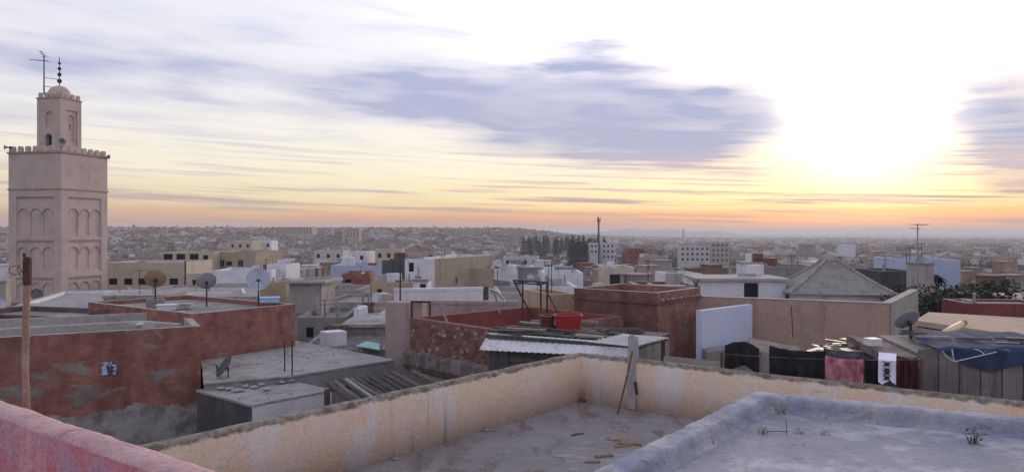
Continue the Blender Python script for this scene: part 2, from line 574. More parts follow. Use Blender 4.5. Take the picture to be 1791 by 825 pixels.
def cracks(t, p, scale, wd=.012, lo=.5):
    wv = t.n('ShaderNodeVectorMath', operation='ADD')
    nz = t.n('ShaderNodeTexNoise'); t.put(nz.inputs['Vector'], p); nz.inputs['Scale'].default_value = 3.0; nz.inputs['Detail'].default_value = 5
    sc_ = t.n('ShaderNodeVectorMath', operation='MULTIPLY'); t.put(sc_.inputs[0], nz.outputs[1]); sc_.inputs[1].default_value = (.5, .5, .5)
    t.put(wv.inputs[0], p); t.put(wv.inputs[1], sc_.outputs[0])
    v = t.n('ShaderNodeTexVoronoi', feature='DISTANCE_TO_EDGE'); t.put(v.inputs['Vector'], wv.outputs[0]); v.inputs['Scale'].default_value = scale
    return t.mul(t.ss(v.outputs[0], 0.0, wd, 1.0, 0.0), t.ss(t.noise(p, 1.1, 3), lo, lo + .12))


def orange_wall_mat():
    m, t = new_mat('orange_plaster')
    p = pos(t)
    n1 = t.noise(p, 1.3, 7, .66)
    c = t.mix(t.ss(n1, .36, .62), (.76, .56, .41), (.73, .61, .52))
    n2 = t.noise(scaled(t, p, (1.5, 1.5, .42)), 1.1, 6, .62)
    c = t.mix(t.ss(n2, .52, .66), c, (.72, .655, .63))                      # bare grey-white lime where the wash has gone
    n4 = t.noise(scaled(t, p, (1, 1, .35)), 3.2, 6, .7)
    c = t.mix(t.mul(t.ss(n4, .54, .72), .8), c, (.76, .47, .28))
    s = t.n('ShaderNodeSeparateXYZ'); t.put(s.inputs[0], p)
    top = t.ss(t.add(s.outputs[2], t.mul(t.sub(t.noise(p, 5, 5, .65), .5), .16)), EYE - 2.335, EYE - 2.29)
    c = t.mix(t.mul(top, .93), c, t.mix(t.ss(t.noise(p, 9, 5, .6), .35, .65), (.10, .088, .07), (.28, .25, .21)))
    n5 = t.noise(scaled(t, p, (2.4, 2.4, .16)), 2.2, 5, .6)
    c = t.mix(t.mul(t.ss(n5, .60, .76), .55), c, (.22, .165, .13))
    n3 = t.noise(p, 24, 4, .6)
    c = t.mix(1.0, c, t.ramp(n3, [(.25, (.86, .86, .86)), (.75, (1.1, 1.1, 1.1))]), 'MULTIPLY')
    ck = cracks(t, p, 1.1, .007, .52)
    c = t.mix(t.mul(ck, .42), c, (.20, .16, .14))
    finish(t, c, .93, t.sub(t.add(t.mul(n1, 2), n3), t.mul(ck, 1.5)), .4, .03)
    return m


def blue_wash_mat():
    m, t = new_mat('blue_whitewash')
    p = pos(t)
    n1 = t.noise(p, .75, 6, .62)
    c = t.mix(t.ss(n1, .36, .64), (.36, .35, .395), (.29, .30, .36))
    n2 = t.noise(p, 1.9, 6, .66)
    c = t.mix(t.ss(n2, .50, .64), c, (.50, .49, .54))
    n4 = t.noise(p, .55, 5, .6)
    c = t.mix(t.mul(t.ss(n4, .53, .68), .6), c, (.36, .32, .28))
    n5 = t.noise(p, 6, 6, .7)
    c = t.mix(t.mul(t.ss(n5, .58, .72), .55), c, (.20, .19, .21))
    n3 = t.noise(p, 34, 4, .62)
    c = t.mix(1.0, c, t.ramp(n3, [(.25, (.86, .86, .86)), (.75, (1.12, 1.12, 1.12))]), 'MULTIPLY')
    n6 = t.noise(scaled(t, p, (1.0, 2.2, 1)), 2.4, 6, .7)
    c = t.mix(t.mul(t.ss(n6, .53, .68), .55), c, (.31, .265, .225))
    ck = cracks(t, p, .9, .006, .52)
    c = t.mix(t.mul(ck, .4), c, (.13, .12, .13))
    finish(t, c, .93, t.sub(t.add(t.mul(n2, 2.5), n3), t.mul(ck, 1.5)), .5, .025)
    return m


def ledge_mat():
    m, t = new_mat('blue_ledge')
    p = pos(t)
    n1 = t.noise(p, 1.1, 6, .62)
    c = t.mix(t.ss(n1, .40, .60), (.50, .49, .53), (.27, .30, .41))
    n2 = t.noise(p, 3.2, 7, .68)
    c = t.mix(t.ss(n2, .56, .66), c, (.32, .30, .31))
    c = t.mix(t.ss(t.noise(p, 7, 6, .7), .60, .70), c, (.14, .13, .14))
    n3 = t.noise(p, 26, 5, .66)
    c = t.mix(1.0, c, t.ramp(n3, [(.25, (.8, .8, .8)), (.75, (1.15, 1.15, 1.15))]), 'MULTIPLY')
    finish(t, c, .95, t.add(t.mul(n2, 3), n3), .8, .03)
    return m


def old_floor_mat():
    m, t = new_mat('old_floor')
    p = pos(t)
    n1 = t.noise(p, .7, 6, .62)
    c = t.mix(t.ss(n1, .35, .65), (.33, .31, .32), (.26, .235, .235))
    n2 = t.noise(scaled(t, p, (1.0, .45, 1)), 2.6, 6, .68)
    c = t.mix(t.mul(t.ss(n2, .50, .66), .75), c, (.15, .12, .11))
    ck = cracks(t, p, .8, .008, .5)
    c = t.mix(t.mul(ck, .5), c, (.09, .08, .08))
    n4 = t.noise(scaled(t, p, (.5, 1.5, 1)), 3.1, 6, .66)
    c = t.mix(t.mul(t.ss(n4, .56, .70), .7), c, (.44, .415, .42))
    n3 = t.noise(p, 22, 5, .66)
    c = t.mix(1.0, c, t.ramp(n3, [(.25, (.74, .74, .74)), (.75, (1.2, 1.2, 1.2))]), 'MULTIPLY')
    finish(t, c, .95, t.add(t.mul(n2, 2.5), n3), .6, .03)
    return m


MT['orange_wall'] = orange_wall_mat()
MT['blue_wash'] = blue_wash_mat()
MT['blue_ledge'] = ledge_mat()
MT['old_floor'] = old_floor_mat()


def far_mat():
    """painted render of the distant houses: colour stored per house, weathering by noise"""
    m, t = new_mat('far_render')
    p = pos(t)
    a = t.n('ShaderNodeAttribute', attribute_name='Col')
    n = t.noise(scaled(t, p, (1, 1, .4)), .55, 5, .65)
    c = t.mix(1.0, a.outputs[0], t.ramp(n, [(.3, (.66, .64, .63)), (.7, (1.12, 1.12, 1.12))]), 'MULTIPLY')
    finish(t, c, .95)
    return m


MT['far'] = far_mat()


def ground_mat():
    m, t = new_mat('ground_earth')
    p = pos(t)
    n = t.noise(p, .012, 7, .65)
    n2 = t.noise(p, .0016, 6, .6)
    c = t.mix(t.ss(n, .4, .6), (.13, .105, .085), (.075, .08, .05))
    c = t.mix(t.ss(n2, .45, .62), c, (.06, .062, .05))
    finish(t, c, 1.0)
    return m


MT['ground'] = ground_mat()
MT['hill'] = simple('hill', (.07, .07, .065), 1.0, 0, .3, .002)


# ------------------------------------------------------------------ builders
FOOT = []                                   # footprints already built: (points, roof height)


def rect(px0, px1, Yd, rot, D):
    """footprint whose front runs from heading px0 (at depth Yd) to heading px1, turned by rot degrees, D deep"""
    a = R(rot)
    c, s = math.cos(a), math.sin(a)
    p0 = XY(px0, Yd)
    t1 = (px1 - 895.5) / F
    W = (t1 * p0.y - p0.x) / (c - t1 * s)
    d, n = Vector((c, s)), Vector((-s, c))
    return [p0, p0 + d * W, p0 + d * W + n * D, p0 + n * D]


def inset(pts, t):
    n = len(pts)
    out = []
    for i in range(n):
        p, a, b = pts[i], pts[i - 1], pts[(i + 1) % n]
        d1, d2 = (p - a).normalized(), (b - p).normalized()
        n1, n2 = Vector((-d1.y, d1.x)), Vector((-d2.y, d2.x))
        k = n1 + n2
        k = k / max(.2, k.dot(n1))
        out.append(p + k * t)
    return out


WIN = {}


def window_mesh(wd, h, kind):
    key = (round(wd, 2), round(h, 2), kind)
    if key in WIN:
        return WIN[key]
    b = MB()
    m = 'glass_dark'
    if kind == 'win':
        b.box((0, .13, 0), (wd, .03, h))
    elif kind == 'frame':
        f = min(.07, wd * .1)
        b.box((0, .10, h / 2 - f / 2), (wd, .05, f)); b.box((0, .10, -h / 2 + f / 2), (wd, .05, f))
        b.box((-wd / 2 + f / 2, .098, 0), (f, .05, h - 2 * f)); b.box((wd / 2 - f / 2, .098, 0), (f, .05, h - 2 * f))
        b.box((0, .102, 0), (f * .7, .04, h - 2 * f))
        m = 'frame'
    elif kind == 'sill':
        b.box((0, -.01, -h / 2 - .035), (wd + .16, .14, .06))
        m = 'frame'
    elif kind == 'dark':
        b.box((0, .16, 0), (wd, .02, h))
    else:
        n = max(2, int(wd / .25))
        for i in range(n):
            b.box((-wd / 2 + (i + .5) * wd / n, .11 + .012 * (i % 2), 0), (wd / n - .01, .04, h - .02))
        b.box((0, .15, 0), (wd, .02, h))
        m = 'shutter'
    ob = b.build('window', MT[m])
    WIN[key] = ob.data
    bpy.data.objects.remove(ob)
    return WIN[key]


def add_window(root, at, rz, wd, h, kind):
    o = link('window' if kind != 'door' else 'door', window_mesh(wd, h, kind), root, at, rz)
    if kind == 'win':
        for nm in ('frame', 'sill'):
            k = bpy.data.objects.new(nm, window_mesh(wd, h, nm))
            COL.objects.link(k)
            k.parent = o


def holed_face(b, a, d, nrm, W, z0, z1, holes, depth=.17, mi=0, col=None):
    """a vertical wall from point a along d, with recessed openings (u0,u1,z0,z1)"""
    xs = sorted({0.0, W} | {h[0] for h in holes} | {h[1] for h in holes})
    zs = sorted({z0, z1} | {h[2] for h in holes} | {h[3] for h in holes})
    q = lambda u, z, k=0.0: (a.x + d.x * u - nrm.x * k, a.y + d.y * u - nrm.y * k, z)
    for i in range(len(xs) - 1):
        for j in range(len(zs) - 1):
            um, zm = (xs[i] + xs[i + 1]) / 2, (zs[j] + zs[j + 1]) / 2
            if any(h[0] < um < h[1] and h[2] < zm < h[3] for h in holes):
                continue
            b.face([q(xs[i], zs[j]), q(xs[i + 1], zs[j]), q(xs[i + 1], zs[j + 1]), q(xs[i], zs[j + 1])], mi, col)
    for u0, u1, za, zb in holes:
        b.face([q(u0, za), q(u1, za), q(u1, za, depth), q(u0, za, depth)], mi, col)
        b.face([q(u0, zb, depth), q(u1, zb, depth), q(u1, zb), q(u0, zb)], mi, col)
        b.face([q(u0, za), q(u0, za, depth), q(u0, zb, depth), q(u0, zb)], mi, col)
        b.face([q(u1, za, depth), q(u1, za), q(u1, zb), q(u1, zb, depth)], mi, col)


def house(name, label, pts, ztop, wall, roof='roof_grey', par=.45, pt=.2, inner=None, coping=None, wins=(), zbase=None,
          group=None, cat='house', wall_face=None, over=None, register=True, col=None, cap=.14):
    """wins: (edge, u, drop of the head below the wall top, width, height, kind)"""
    pts = [Vector(p) for p in pts]
    c = sum(pts, Vector((0, 0))) / len(pts)
    zb = ground_z(c.x, c.y) - 1.0 if zbase is None else zbase
    root = thing(name, label, cat, (c.x, c.y, zb), group)
    gm = lambda k: MT[k] if isinstance(k, str) else k
    b = MB()
    n = len(pts)
    ms = [gm(wall)]
    for i in range(n):
        p, q = pts[i], pts[(i + 1) % n]
        W = (q - p).length
        d = (q - p) / W
        nr = Vector((d.y, -d.x))
        hs = []
        for (e, u, dr, wd, h, kind) in wins:
            if e != i or u - wd / 2 < .02 or u + wd / 2 > W - .02:
                continue
            hs.append((u - wd / 2, u + wd / 2, ztop - dr - h, ztop - dr))
            add_window(root, (p.x + d.x * u, p.y + d.y * u, ztop - dr - h / 2), math.atan2(d.y, d.x), wd, h, kind)
        mi = 0
        if wall_face and i in wall_face:
            ms.append(gm(wall_face[i]))
            mi = len(ms) - 1
        holed_face(b, p, d, nr, W, zb, ztop, hs, mi=mi)
    b.build('wall', ms, root)
    ip = inset(pts, pt)
    zr = ztop - par
    if par > .02:
        b = MB()
        for i in range(n):
            j = (i + 1) % n
            P0, P1, Q0, Q1 = pts[i], pts[j], ip[i], ip[j]
            b.face([(P0.x, P0.y, ztop), (P1.x, P1.y, ztop), (Q1.x, Q1.y, ztop), (Q0.x, Q0.y, ztop)], 1)
            b.face([(Q1.x, Q1.y, zr), (Q0.x, Q0.y, zr), (Q0.x, Q0.y, ztop), (Q1.x, Q1.y, ztop)], 0)
        b.build('parapet', [gm(inner or wall), gm(coping or inner or wall)], root)
        b = MB()
        b.face([(p.x, p.y, zr) for p in ip])
        b.build('roof', gm(roof), root)
    else:
        b = MB()
        ov = inset(pts, -(over or .02))
        rg = []
        for i in range(n):
            p, q = ov[i], ov[(i + 1) % n]
            k = max(1, min(14, int((q - p).length / .28)))
            for s in range(k):
                v = p.lerp(q, s / k)
                j = noise.noise_vector(Vector((v.x * 3, v.y * 3, ztop)))
                rg.append(v + Vector((j.x, j.y)) * .04 * (1 if s else .3))
        b.prism(rg, ztop + .003, ztop + cap)
        b.build('roof', gm(roof), root)
    if register:
        FOOT.append((pts, ztop))
    return root


def sweep(b, path, prof, seg=.25, jit=.0, freq=2.0, mi=0, top_mi=None, seed=0.0):
    """closed profile [(offset to the left, z)] carried along a plan polyline, roughened like hand-laid plaster"""
    path = [Vector(p) for p in path]
    samp = []
    nrm = []
    for i in range(len(path)):
        if i == 0:
            d = (path[1] - path[0]).normalized(); k = Vector((-d.y, d.x))
        elif i == len(path) - 1:
            d = (path[-1] - path[-2]).normalized(); k = Vector((-d.y, d.x))
        else:
            d1, d2 = (path[i] - path[i - 1]).normalized(), (path[i + 1] - path[i]).normalized()
            n1, n2 = Vector((-d1.y, d1.x)), Vector((-d2.y, d2.x))
            k = n1 + n2
            k = k / k.dot(n1)
        nrm.append(k)
    for i in range(len(path) - 1):
        m = max(1, int((path[i + 1] - path[i]).length / seg))
        for s in range(m):
            t = s / m
            samp.append((path[i].lerp(path[i + 1], t), nrm[i].lerp(nrm[i + 1], t) if False else None, i, t))
    samp.append((path[-1], None, len(path) - 2, 1.0))
    rings = []
    for p, _, i, t in samp:
        d = (path[i + 1] - path[i]).normalized()
        straight = Vector((-d.y, d.x))
        ring = []
        for off, z in prof:
            if t == 0:
                q = p + nrm[i] * off
            elif t == 1.0:
                q = p + nrm[i + 1] * off
            else:
                a0, a1 = path[i] + nrm[i] * off, path[i + 1] + nrm[i + 1] * off
                q = a0.lerp(a1, t)
            v = Vector((q.x, q.y, z))
            if jit:
                v += noise.noise_vector(v * freq + Vector((seed, 0, 0))) * jit + noise.noise_vector(v * freq * 3.7) * jit * .4
            ring.append(v)
        rings.append(ring)
    k = len(prof)
    fs, mis = [], []
    for r in range(len(rings) - 1):
        for j in range(k):
            a, c = r * k + j, r * k + (j + 1) % k
            fs.append((a, c, c + k, a + k))
            mis.append(top_mi[j] if top_mi else mi)
    fs.append(tuple(range(k))); mis.append(mi)
    fs.append(tuple(reversed(range((len(rings) - 1) * k, len(rings) * k)))); mis.append(mi)
    o = len(b.v)
    b.v.extend(v for rg in rings for v in rg)
    for f, q in zip(fs, mis):
        b.f.append(tuple(o + i for i in f)); b.mi.append(q)


def grid_floor(b, o, ux, uy, nx, ny, z, amp, freq=.8, inside=None):
    """uneven hand-laid floor spanned by two plan vectors"""
    idx = {}
    for i in range(nx + 1):
        for j in range(ny + 1):
            p = Vector(o) + Vector(ux) * (i / nx) + Vector(uy) * (j / ny)
            h = noise.noise(Vector((p.x, p.y, 3.1)) * freq) * amp + noise.noise(Vector((p.x, p.y, 9.1)) * freq * 4) * amp * .3
            idx[i, j] = len(b.v)
            b.v.append(Vector((p.x, p.y, z + h)))
    for i in range(nx):
        for j in range(ny):
            b.f.append((idx[i, j], idx[i + 1, j], idx[i + 1, j + 1], idx[i, j + 1])); b.mi.append(0)


def cloth(b, a, c, z0, z1, sag=.03, fold=.025, nf=5, nx=24, nz=10, mi=0, th=.006, lean=0.0, seed=0.0):
    """a hanging cloth between two plan points, gathered into soft folds"""
    a, c = Vector(a), Vector(c)
    d = c - a
    nr = Vector((d.y, -d.x)).normalized()
    k = len(b.v)
    for side in (0, 1):
        for i in range(nx + 1):
            t = i / nx
            for j in range(nz + 1):
                s = j / nz
                q = a + d * t
                off = math.sin(t * nf * 2 * PI + seed + math.sin(t * 9 + seed) * .8) * fold * (.25 + s) + lean * s - side * th + noise.noise(Vector((t * 6 + seed * 3, s * 2.5, seed))) * fold * 1.6 + noise.noise(Vector((t * 15 + seed, s * 6, seed))) * fold * .5
                zz = z1 - sag * 4 * t * (1 - t) - (z1 - z0 + .03 * math.sin(t * 7 + seed) + .05 * noise.noise(Vector((t * 4, seed, 1)))) * s - .006 * abs(math.sin(t * PI * 4)) * (1 - s)
                b.v.append(Vector((q.x + nr.x * off, q.y + nr.y * off, zz)))
    m = (nx + 1) * (nz + 1)
    ix = lambda sd, i, j: k + sd * m + i * (nz + 1) + j
    for i in range(nx):
        for j in range(nz):
            b.f.append((ix(0, i, j), ix(0, i, j + 1), ix(0, i + 1, j + 1), ix(0, i + 1, j))); b.mi.append(mi)
            b.f.append((ix(1, i, j), ix(1, i + 1, j), ix(1, i + 1, j + 1), ix(1, i, j + 1))); b.mi.append(mi)
    for i in range(nx):
        for j in (0, nz):
            b.f.append((ix(0, i, j), ix(0, i + 1, j), ix(1, i + 1, j), ix(1, i, j))); b.mi.append(mi)
    for j in range(nz):
        for i in (0, nx):
            b.f.append((ix(0, i, j), ix(1, i, j), ix(1, i, j + 1), ix(0, i, j + 1))); b.mi.append(mi)


def corrugated(b, a, c, z0, z1, pitch=.09, amp=.02, mi=0, th=.004, slope=0.0, horiz=False):
    """ribbed sheet standing on a plan line; ribs upright, or lying when horiz"""
    a, c = Vector(a), Vector(c)
    d = c - a
    nr = Vector((d.y, -d.x)).normalized()
    if not horiz:
        n = max(4, int(d.length / pitch * 4))
        vs_ = []
        for i in range(n + 1):
            off = math.sin(i * PI / 2) * amp
            q = a + d * (i / n) + nr * off
            zt = z1 - slope * i / n
            vs_ += [(q.x, q.y, z0), (q.x, q.y, zt), (q.x - nr.x * th, q.y - nr.y * th, z0), (q.x - nr.x * th, q.y - nr.y * th, zt)]
        fs = []
        for i in range(n):
            o = i * 4
            fs += [(o, o + 4, o + 5, o + 1), (o + 2, o + 3, o + 7, o + 6), (o + 1, o + 5, o + 7, o + 3), (o, o + 2, o + 6, o + 4)]
        b.mesh(vs_, fs, mi)
    else:
        n = max(4, int((z1 - z0) / pitch * 4))
        vs_ = []
        for i in range(n + 1):
            off = math.sin(i * PI / 2) * amp
            z = z0 + (z1 - z0) * i / n
            for q in (a, c):
                vs_ += [(q.x + nr.x * off, q.y + nr.y * off, z), (q.x + nr.x * (off - th), q.y + nr.y * (off - th), z)]
        fs = []
        for i in range(n):
            o = i * 4
            fs += [(o, o + 2, o + 6, o + 4), (o + 1, o + 5, o + 7, o + 3)]
        b.mesh(vs_, fs, mi)


# ------------------------------------------------------------------ ground and hills
def make_ground():
    b = MB()
    rs = [0, 30, 60, 90, 130, 180, 240, 320, 420, 520, 650, 800, 1000, 1200, 1450, 1700, 2000, 2500, 3200, 4500, 6500, 9000, 12000, 15000]
    na = 72
    idx = []
    for r in rs:
        idx.append([len(b.v) + k for k in range(na)])
        for k in range(na):
            a = 2 * PI * k / na
            x, y = r * math.sin(a), r * math.cos(a)
            b.v.append(Vector((x, y, ground_z(x, y))))
    for i in range(len(rs) - 1):
        for k in range(na):
            b.f.append((idx[i][k], idx[i][(k + 1) % na], idx[i + 1][(k + 1) % na], idx[i + 1][k])); b.mi.append(0)
    o = b.build('ground', MT['ground'], smooth=True)
    o['kind'] = 'structure'
    o['label'] = 'dark earth ground between and beneath the houses'


make_ground()


def make_hills(name, label, Yd, px0, px1, hs, depth):
    """low range on the horizon with a real far side"""
    b = MB()
    n, m = 60, 8
    for i in range(n + 1):
        px = px0 + (px1 - px0) * i / n
        e = sstep(0, .12, i / n) * sstep(1, .88, i / n)
        top = 0
        for (c, wd, h) in hs:
            top = max(top, h * math.exp(-((px - c) / wd) ** 2))
        top += 8 * noise.noise(Vector((px * .02, 1, 0)))
        for j in range(m + 1):
            y = Yd + depth * j / m
            q = XY(px, y)
            z = -26 + (top + 26) * math.sin(PI * j / m) * e
            b.v.append(Vector((q.x, q.y, z)))
    for i in range(n):
        for j in range(m):
            a = i * (m + 1) + j
            b.f.append((a, a + m + 1, a + m + 2, a + 1)); b.mi.append(0)
    o = b.build(name, MT['hill'], smooth=True)
    o['kind'] = 'structure'
    o['label'] = label


make_hills('hills', 'faint low hills on the horizon', 7000, 520, 1330,
           [(650, 60, 52), (740, 50, 55), (1100, 45, 46), (1165, 40, 40), (1260, 50, 28), (560, 60, 40)], 2500)

# ------------------------------------------------------------------ pink parapet and the viewer's terrace
A, Bp = Vector((-2.45, 3.56)), Vector((-0.97, 2.48))
dv = (Bp - A).normalized()
zt = EYE - .80
house0 = thing('viewpoint_house', 'pink-washed house the view is taken from, lower left corner', 'house', (-1.0, 1.2, 0))
b = MB()
path = [A - dv * 2.6 + Vector((0, .0)), A - dv * .18, A + dv * 6.2]
prof = [(0.0, zt - .02), (-.006, zt - .003), (-.03, zt + .002), (-.085, zt), (-.108, zt - .005), (-.118, zt - .02), (-.12, zt - .25), (-.12, zt - .95), (0.0, zt - .95)]
sweep(b, path, prof, .035, .007, 5.0, top_mi=[1, 1, 1, 1, 1, 0, 0, 0, 0])
b.build('parapet', [MT['pink_face'], MT['pink_top']], house0, smooth=True)
inn = Vector((-dv.y, dv.x)) * -1
ft = [A - dv * 2.6, A + dv * 6.2, A + dv * 6.2 + inn * 4.5, A - dv * 2.6 + inn * 4.5]
b = MB()
b.prism([f + inn * .0 for f in reversed(ft)], -1.0, zt - .96)
b.build('wall', MT['pink_face'], house0)

# rusty pole standing against the outside of the pink parapet
pp = XY(45.5, 3.66)
rp = thing('rusty_pole', 'rusty steel pole with a wire loop rising behind the pink parapet', 'pole', (pp.x, pp.y, EYE - 2.2))
b = MB()
zs = [EYE - 2.2, EYE - .9, ZY(640, 3.66), ZY(560, 3.66), ZY(500, 3.66), ZY(492, 3.66)]
b.tube([(pp.x + .004 * math.sin(i * 2.1), pp.y, z) for i, z in enumerate(zs)], [.0165, .016, .0155, .0165, .015, .015], 12)
b.build('shaft', MT['rust'], rp, smooth=True)
b = MB()
zz = [ZY(498, 3.66), ZY(494, 3.66), ZY(470, 3.66), ZY(452, 3.66), ZY(449, 3.66)]
b.tube([(pp.x + .006, pp.y, z) for z in zz], [.017, .0195, .020, .0185, .012], 12)
b.box((pp.x - .008, pp.y, ZY(446, 3.66)), (.012, .012, .02), .4)
b.build('sleeve', MT['rust_dark'], rp, smooth=False)
b = MB()
loop = []
for i in range(22):
    a = i / 21 * 2 * PI * 1.15
    loop.append((pp.x - .055 + .028 * math.cos(a), pp.y + .006 * math.sin(2 * a), ZY(475, 3.66) + .024 * math.sin(a) * (1.2 if math.sin(a) > 0 else .6)))
loop.append((pp.x - .004, pp.y - .02, ZY(476, 3.66)))
b.tube(loop, .0018, 5)
b.tube([(pp.x - .02, pp.y - .015, ZY(462, 3.66)), (pp.x - .03, pp.y - .02, ZY(470, 3.66)), (pp.x - .012, pp.y - .02, ZY(482, 3.66))], .0018, 5)
b.build('wire', MT['metal_dark'], rp)

# ------------------------------------------------------------------ blue-washed roof terrace at lower right
h = 1.6
zl, zf = EYE - h, EYE - h - .15
Cc, Ce, Cn = Vector((1.536 * h, 4.676 * h)), Vector((2.771 * h, 4.025 * h)), Vector((.321 * h, 3.095 * h))
de, dn = (Ce - Cc).normalized(), (Cn - Cc).normalized()
blue = thing('blue_terrace_house', 'flat roof washed pale blue with a low crumbling ledge, lower right', 'house', (4.2, 4.6, 0))
b = MB()
path = [Cc + de * 9.0, Cc, Cc + dn * 5.6]
# walking towards the viewer the terrace lies on the left of the path
prof = [(.0, zl - .02), (.008, zl - .003), (.05, zl + .004), (.10, zl + .002), (.15, zl - .002), (.178, zl - .010), (.190, zl - .035), (.194, zl - .08), (.200, zl - .12), (.215, zl - .139), (.26, zl - .17), (.0, zl - .30)]
sweep(b, path, prof, .03, .011, 7.0)
b.build('ledge', MT['blue_ledge'], blue, smooth=True)
b = MB()
grid_floor(b, Cc + de * .05 + dn * .1, de * 9.0, dn * 6.0, 90, 60, zf, .018, .9)
b.build('roof_floor', MT['blue_wash'], blue, smooth=True)
b = MB()
q0, q1 = Cc + de * .10 + dn * .10, Cc + de * 8.9 + dn * .1
b.prism([Cc + dn * .04 + de * .04, Cc + dn * 5.55 + de * .04, Cc + de * 8.95 + dn * 5.55, Cc + de * 8.95 + dn * .04], -1.0, zl - .31)
b.build('wall', MT['whitewash'], blue)


def weed(px, py, z, hgt, n, label, mat='leaf_dry'):
    Yd = (EYE - z) * F / (py - HZ)
    c = P(px, py, Yd)
    o = thing('weed', label, 'weed', c, 'weeds on the blue roof')
    b = MB()
    for i in range(n):
        a = random.uniform(0, 2 * PI); L = hgt * random.uniform(.5, 1.1); lean = random.uniform(.2, .9)
        d = Vector((math.cos(a) * lean, math.sin(a) * lean, 1)).normalized()
        s = Vector((-math.sin(a), math.cos(a), 0)) * hgt * .035
        r0 = c + Vector((random.uniform(-.04, .04), random.uniform(-.04, .04), -.01))
        m1 = r0 + d * L * .55; e = r0 + d * L + Vector((math.cos(a), math.sin(a), -.5)) * L * .25
        b.mesh([r0 - s, r0 + s, m1 + s * .8, e, m1 - s * .8], [(0, 1, 2, 4), (4, 2, 3)])
    b.build('stems', MT[mat], o)
    b = MB()
    for i in range(n * 2):
        a = random.uniform(0, 2 * PI); rr = random.uniform(.1, .6) * hgt
        q = c + Vector((math.cos(a) * rr, math.sin(a) * rr, random.uniform(.15, .85) * hgt))
        u = Vector((random.uniform(-1, 1), random.uniform(-1, 1), random.uniform(-.6, .6))).normalized() * hgt * .10
        v = u.cross(Vector((random.uniform(-1, 1), random.uniform(-1, 1), 1))).normalized() * hgt * .05
        b.mesh([q - u, q + v, q + u, q - v], [(0, 1, 2, 3)])
    b.build('leaves', MT['leaf'], o)


weed(1366, 722, zf + .05, .11, 16, 'small green weed growing from the inner corner of the blue ledge')
weed(1336, 756, zf + .01, .07, 26, 'low dry brown weed clump near the corner of the blue roof')
weed(1398, 757, zf, .05, 20, 'flat dry weed right of the thin upright stick on the blue roof')
weed(1442, 758, zf, .045, 16, 'smallest dry weed, rightmost of the three by the thin stick')
weed(1704, 776, zf, .16, 16, 'taller wispy weed alone at the right edge of the blue roof')
c = P(1375, 758, (EYE - zf) * F / (758 - HZ))
b = MB(); b.tube([c + Vector((0, 0, -.02)), c + Vector((.004, 0, .07)), c + Vector((-.002, .003, .125))], [.003, .0025, .002], 6)
tag(b.build('twig', MT['rust_dark'], origin=c), 'thin upright stick poking from the blue roof floor', 'stick')
for px, py, ln, a, lab in ((1360, 757, .2, .05, 'thin twig lying left of the upright stick on the blue roof'),):
    c = P(px, py, (EYE - zf) * F / (py - HZ))
    b = MB(); b.tube([c + Vector((-ln / 2, 0, .012)), c + Vector((0, .01, .017)), c + Vector((ln / 2, .01, .012))], .003, 6)
    tag(b.build('twig', MT['rust_dark'], origin=c), lab, 'stick')

# ------------------------------------------------------------------ orange terrace
zw, zo = EYE - 2.26, EYE - 3.13
K, Lw, Rw = Vector((1.24, 14.0)), Vector((-3.9, 8.0)), Vector((6.86, 9.96))
dl, dr = (Lw - K).normalized(), (Rw - K).normalized()
terr = thing('terrace_house', 'roof terrace with a tall peeling orange plaster parapet across the foreground', 'house', (1.5, 10.0, 0))
b = MB()
path = [K + dl * 12.0, K, K + dr * 12.5]
prof = [(-.20, zo - .05), (-.20, zw - .35), (-.195, zw - .05), (-.18, zw - .012), (-.13, zw + .006), (-.06, zw + .004), (-.01, zw - .015), (0, zw - .05), (.0, zo - .05)]
sweep(b, path, prof, .14, .014, 2.3)
b.build('parapet', MT['orange_wall'], terr, smooth=True)
b = MB()
grid_floor(b, K + dl * .1 + dr * .1, dl * 11.5, dr * 11.8, 80, 80, zo, .02, .8)
b.build('roof_floor', MT['old_floor'], terr, smooth=True)
b = MB()
b.prism([K, K + dl * 11.9, K + dl * 11.9 + dr * 12.4, K + dr * 12.4], -1.0, zo - .052)
b.build('wall', MT['ochre'], terr)
FOOT.append(([K, K + dl * 11.9, K + dl * 11.9 + dr * 12.4, K + dr * 12.4], zw))


def on_floor(px, py, z):
    Yd = (EYE - z) * F / (py - HZ)
    return P(px, py, Yd)


# stump of a concrete column against the right-hand run
sw = K + dr * ((1107 - 1010) / 290 * 3.0)
Yc = 13.15
c0 = XY(1107, Yc)
ct = thing('column_stump', 'broken grey concrete column stump against the orange parapet', 'column', (c0.x, c0.y, zo))
b = MB()
ang = math.atan2(dr.y, dr.x)
ring = []
for z, s in ((zo + .02, .155), (zo + .5, .15), (ZY(607, Yc), .15), (ZY(597, Yc), .14), (ZY(588, Yc), .115)):
    for a, e in ((-1, -1), (1, -1), (1, 1), (-1, 1)):
        v = Matrix.Rotation(ang, 3, 'Z') @ Vector((a * s / 2, e * s / 2, 0))
        v += noise.noise_vector(Vector((c0.x + v.x, c0.y + v.y, z)) * 9) * .018
        ring.append(Vector((c0.x + v.x, c0.y + v.y, z)) + Vector((0, 0, random.uniform(-.01, .01))))
fs = []
for i in range(4):
    for j in range(4):
        a, e = i * 4 + j, i * 4 + (j + 1) % 4
        fs.append((a, e, e + 4, a + 4))
fs += [(3, 2, 1, 0), (16, 17, 18, 19)]
b.mesh(ring, fs)
b.build('shaft', MT['concrete'], ct)
b = MB()
for i in range(3):
    b.tube([(c0.x + .04 * (i - 1), c0.y + .02 * i, ZY(592, Yc)), (c0.x + .045 * (i - 1), c0.y + .02 * i, ZY(584 - 2 * i, Yc))], .007, 6)
b.build('reinforcing_bar', MT['rust_dark'], ct)
b = MB(); qa = P(1111, 667, 12.98); b.beam(qa, P(1114, 690, 12.93), .05, .02)
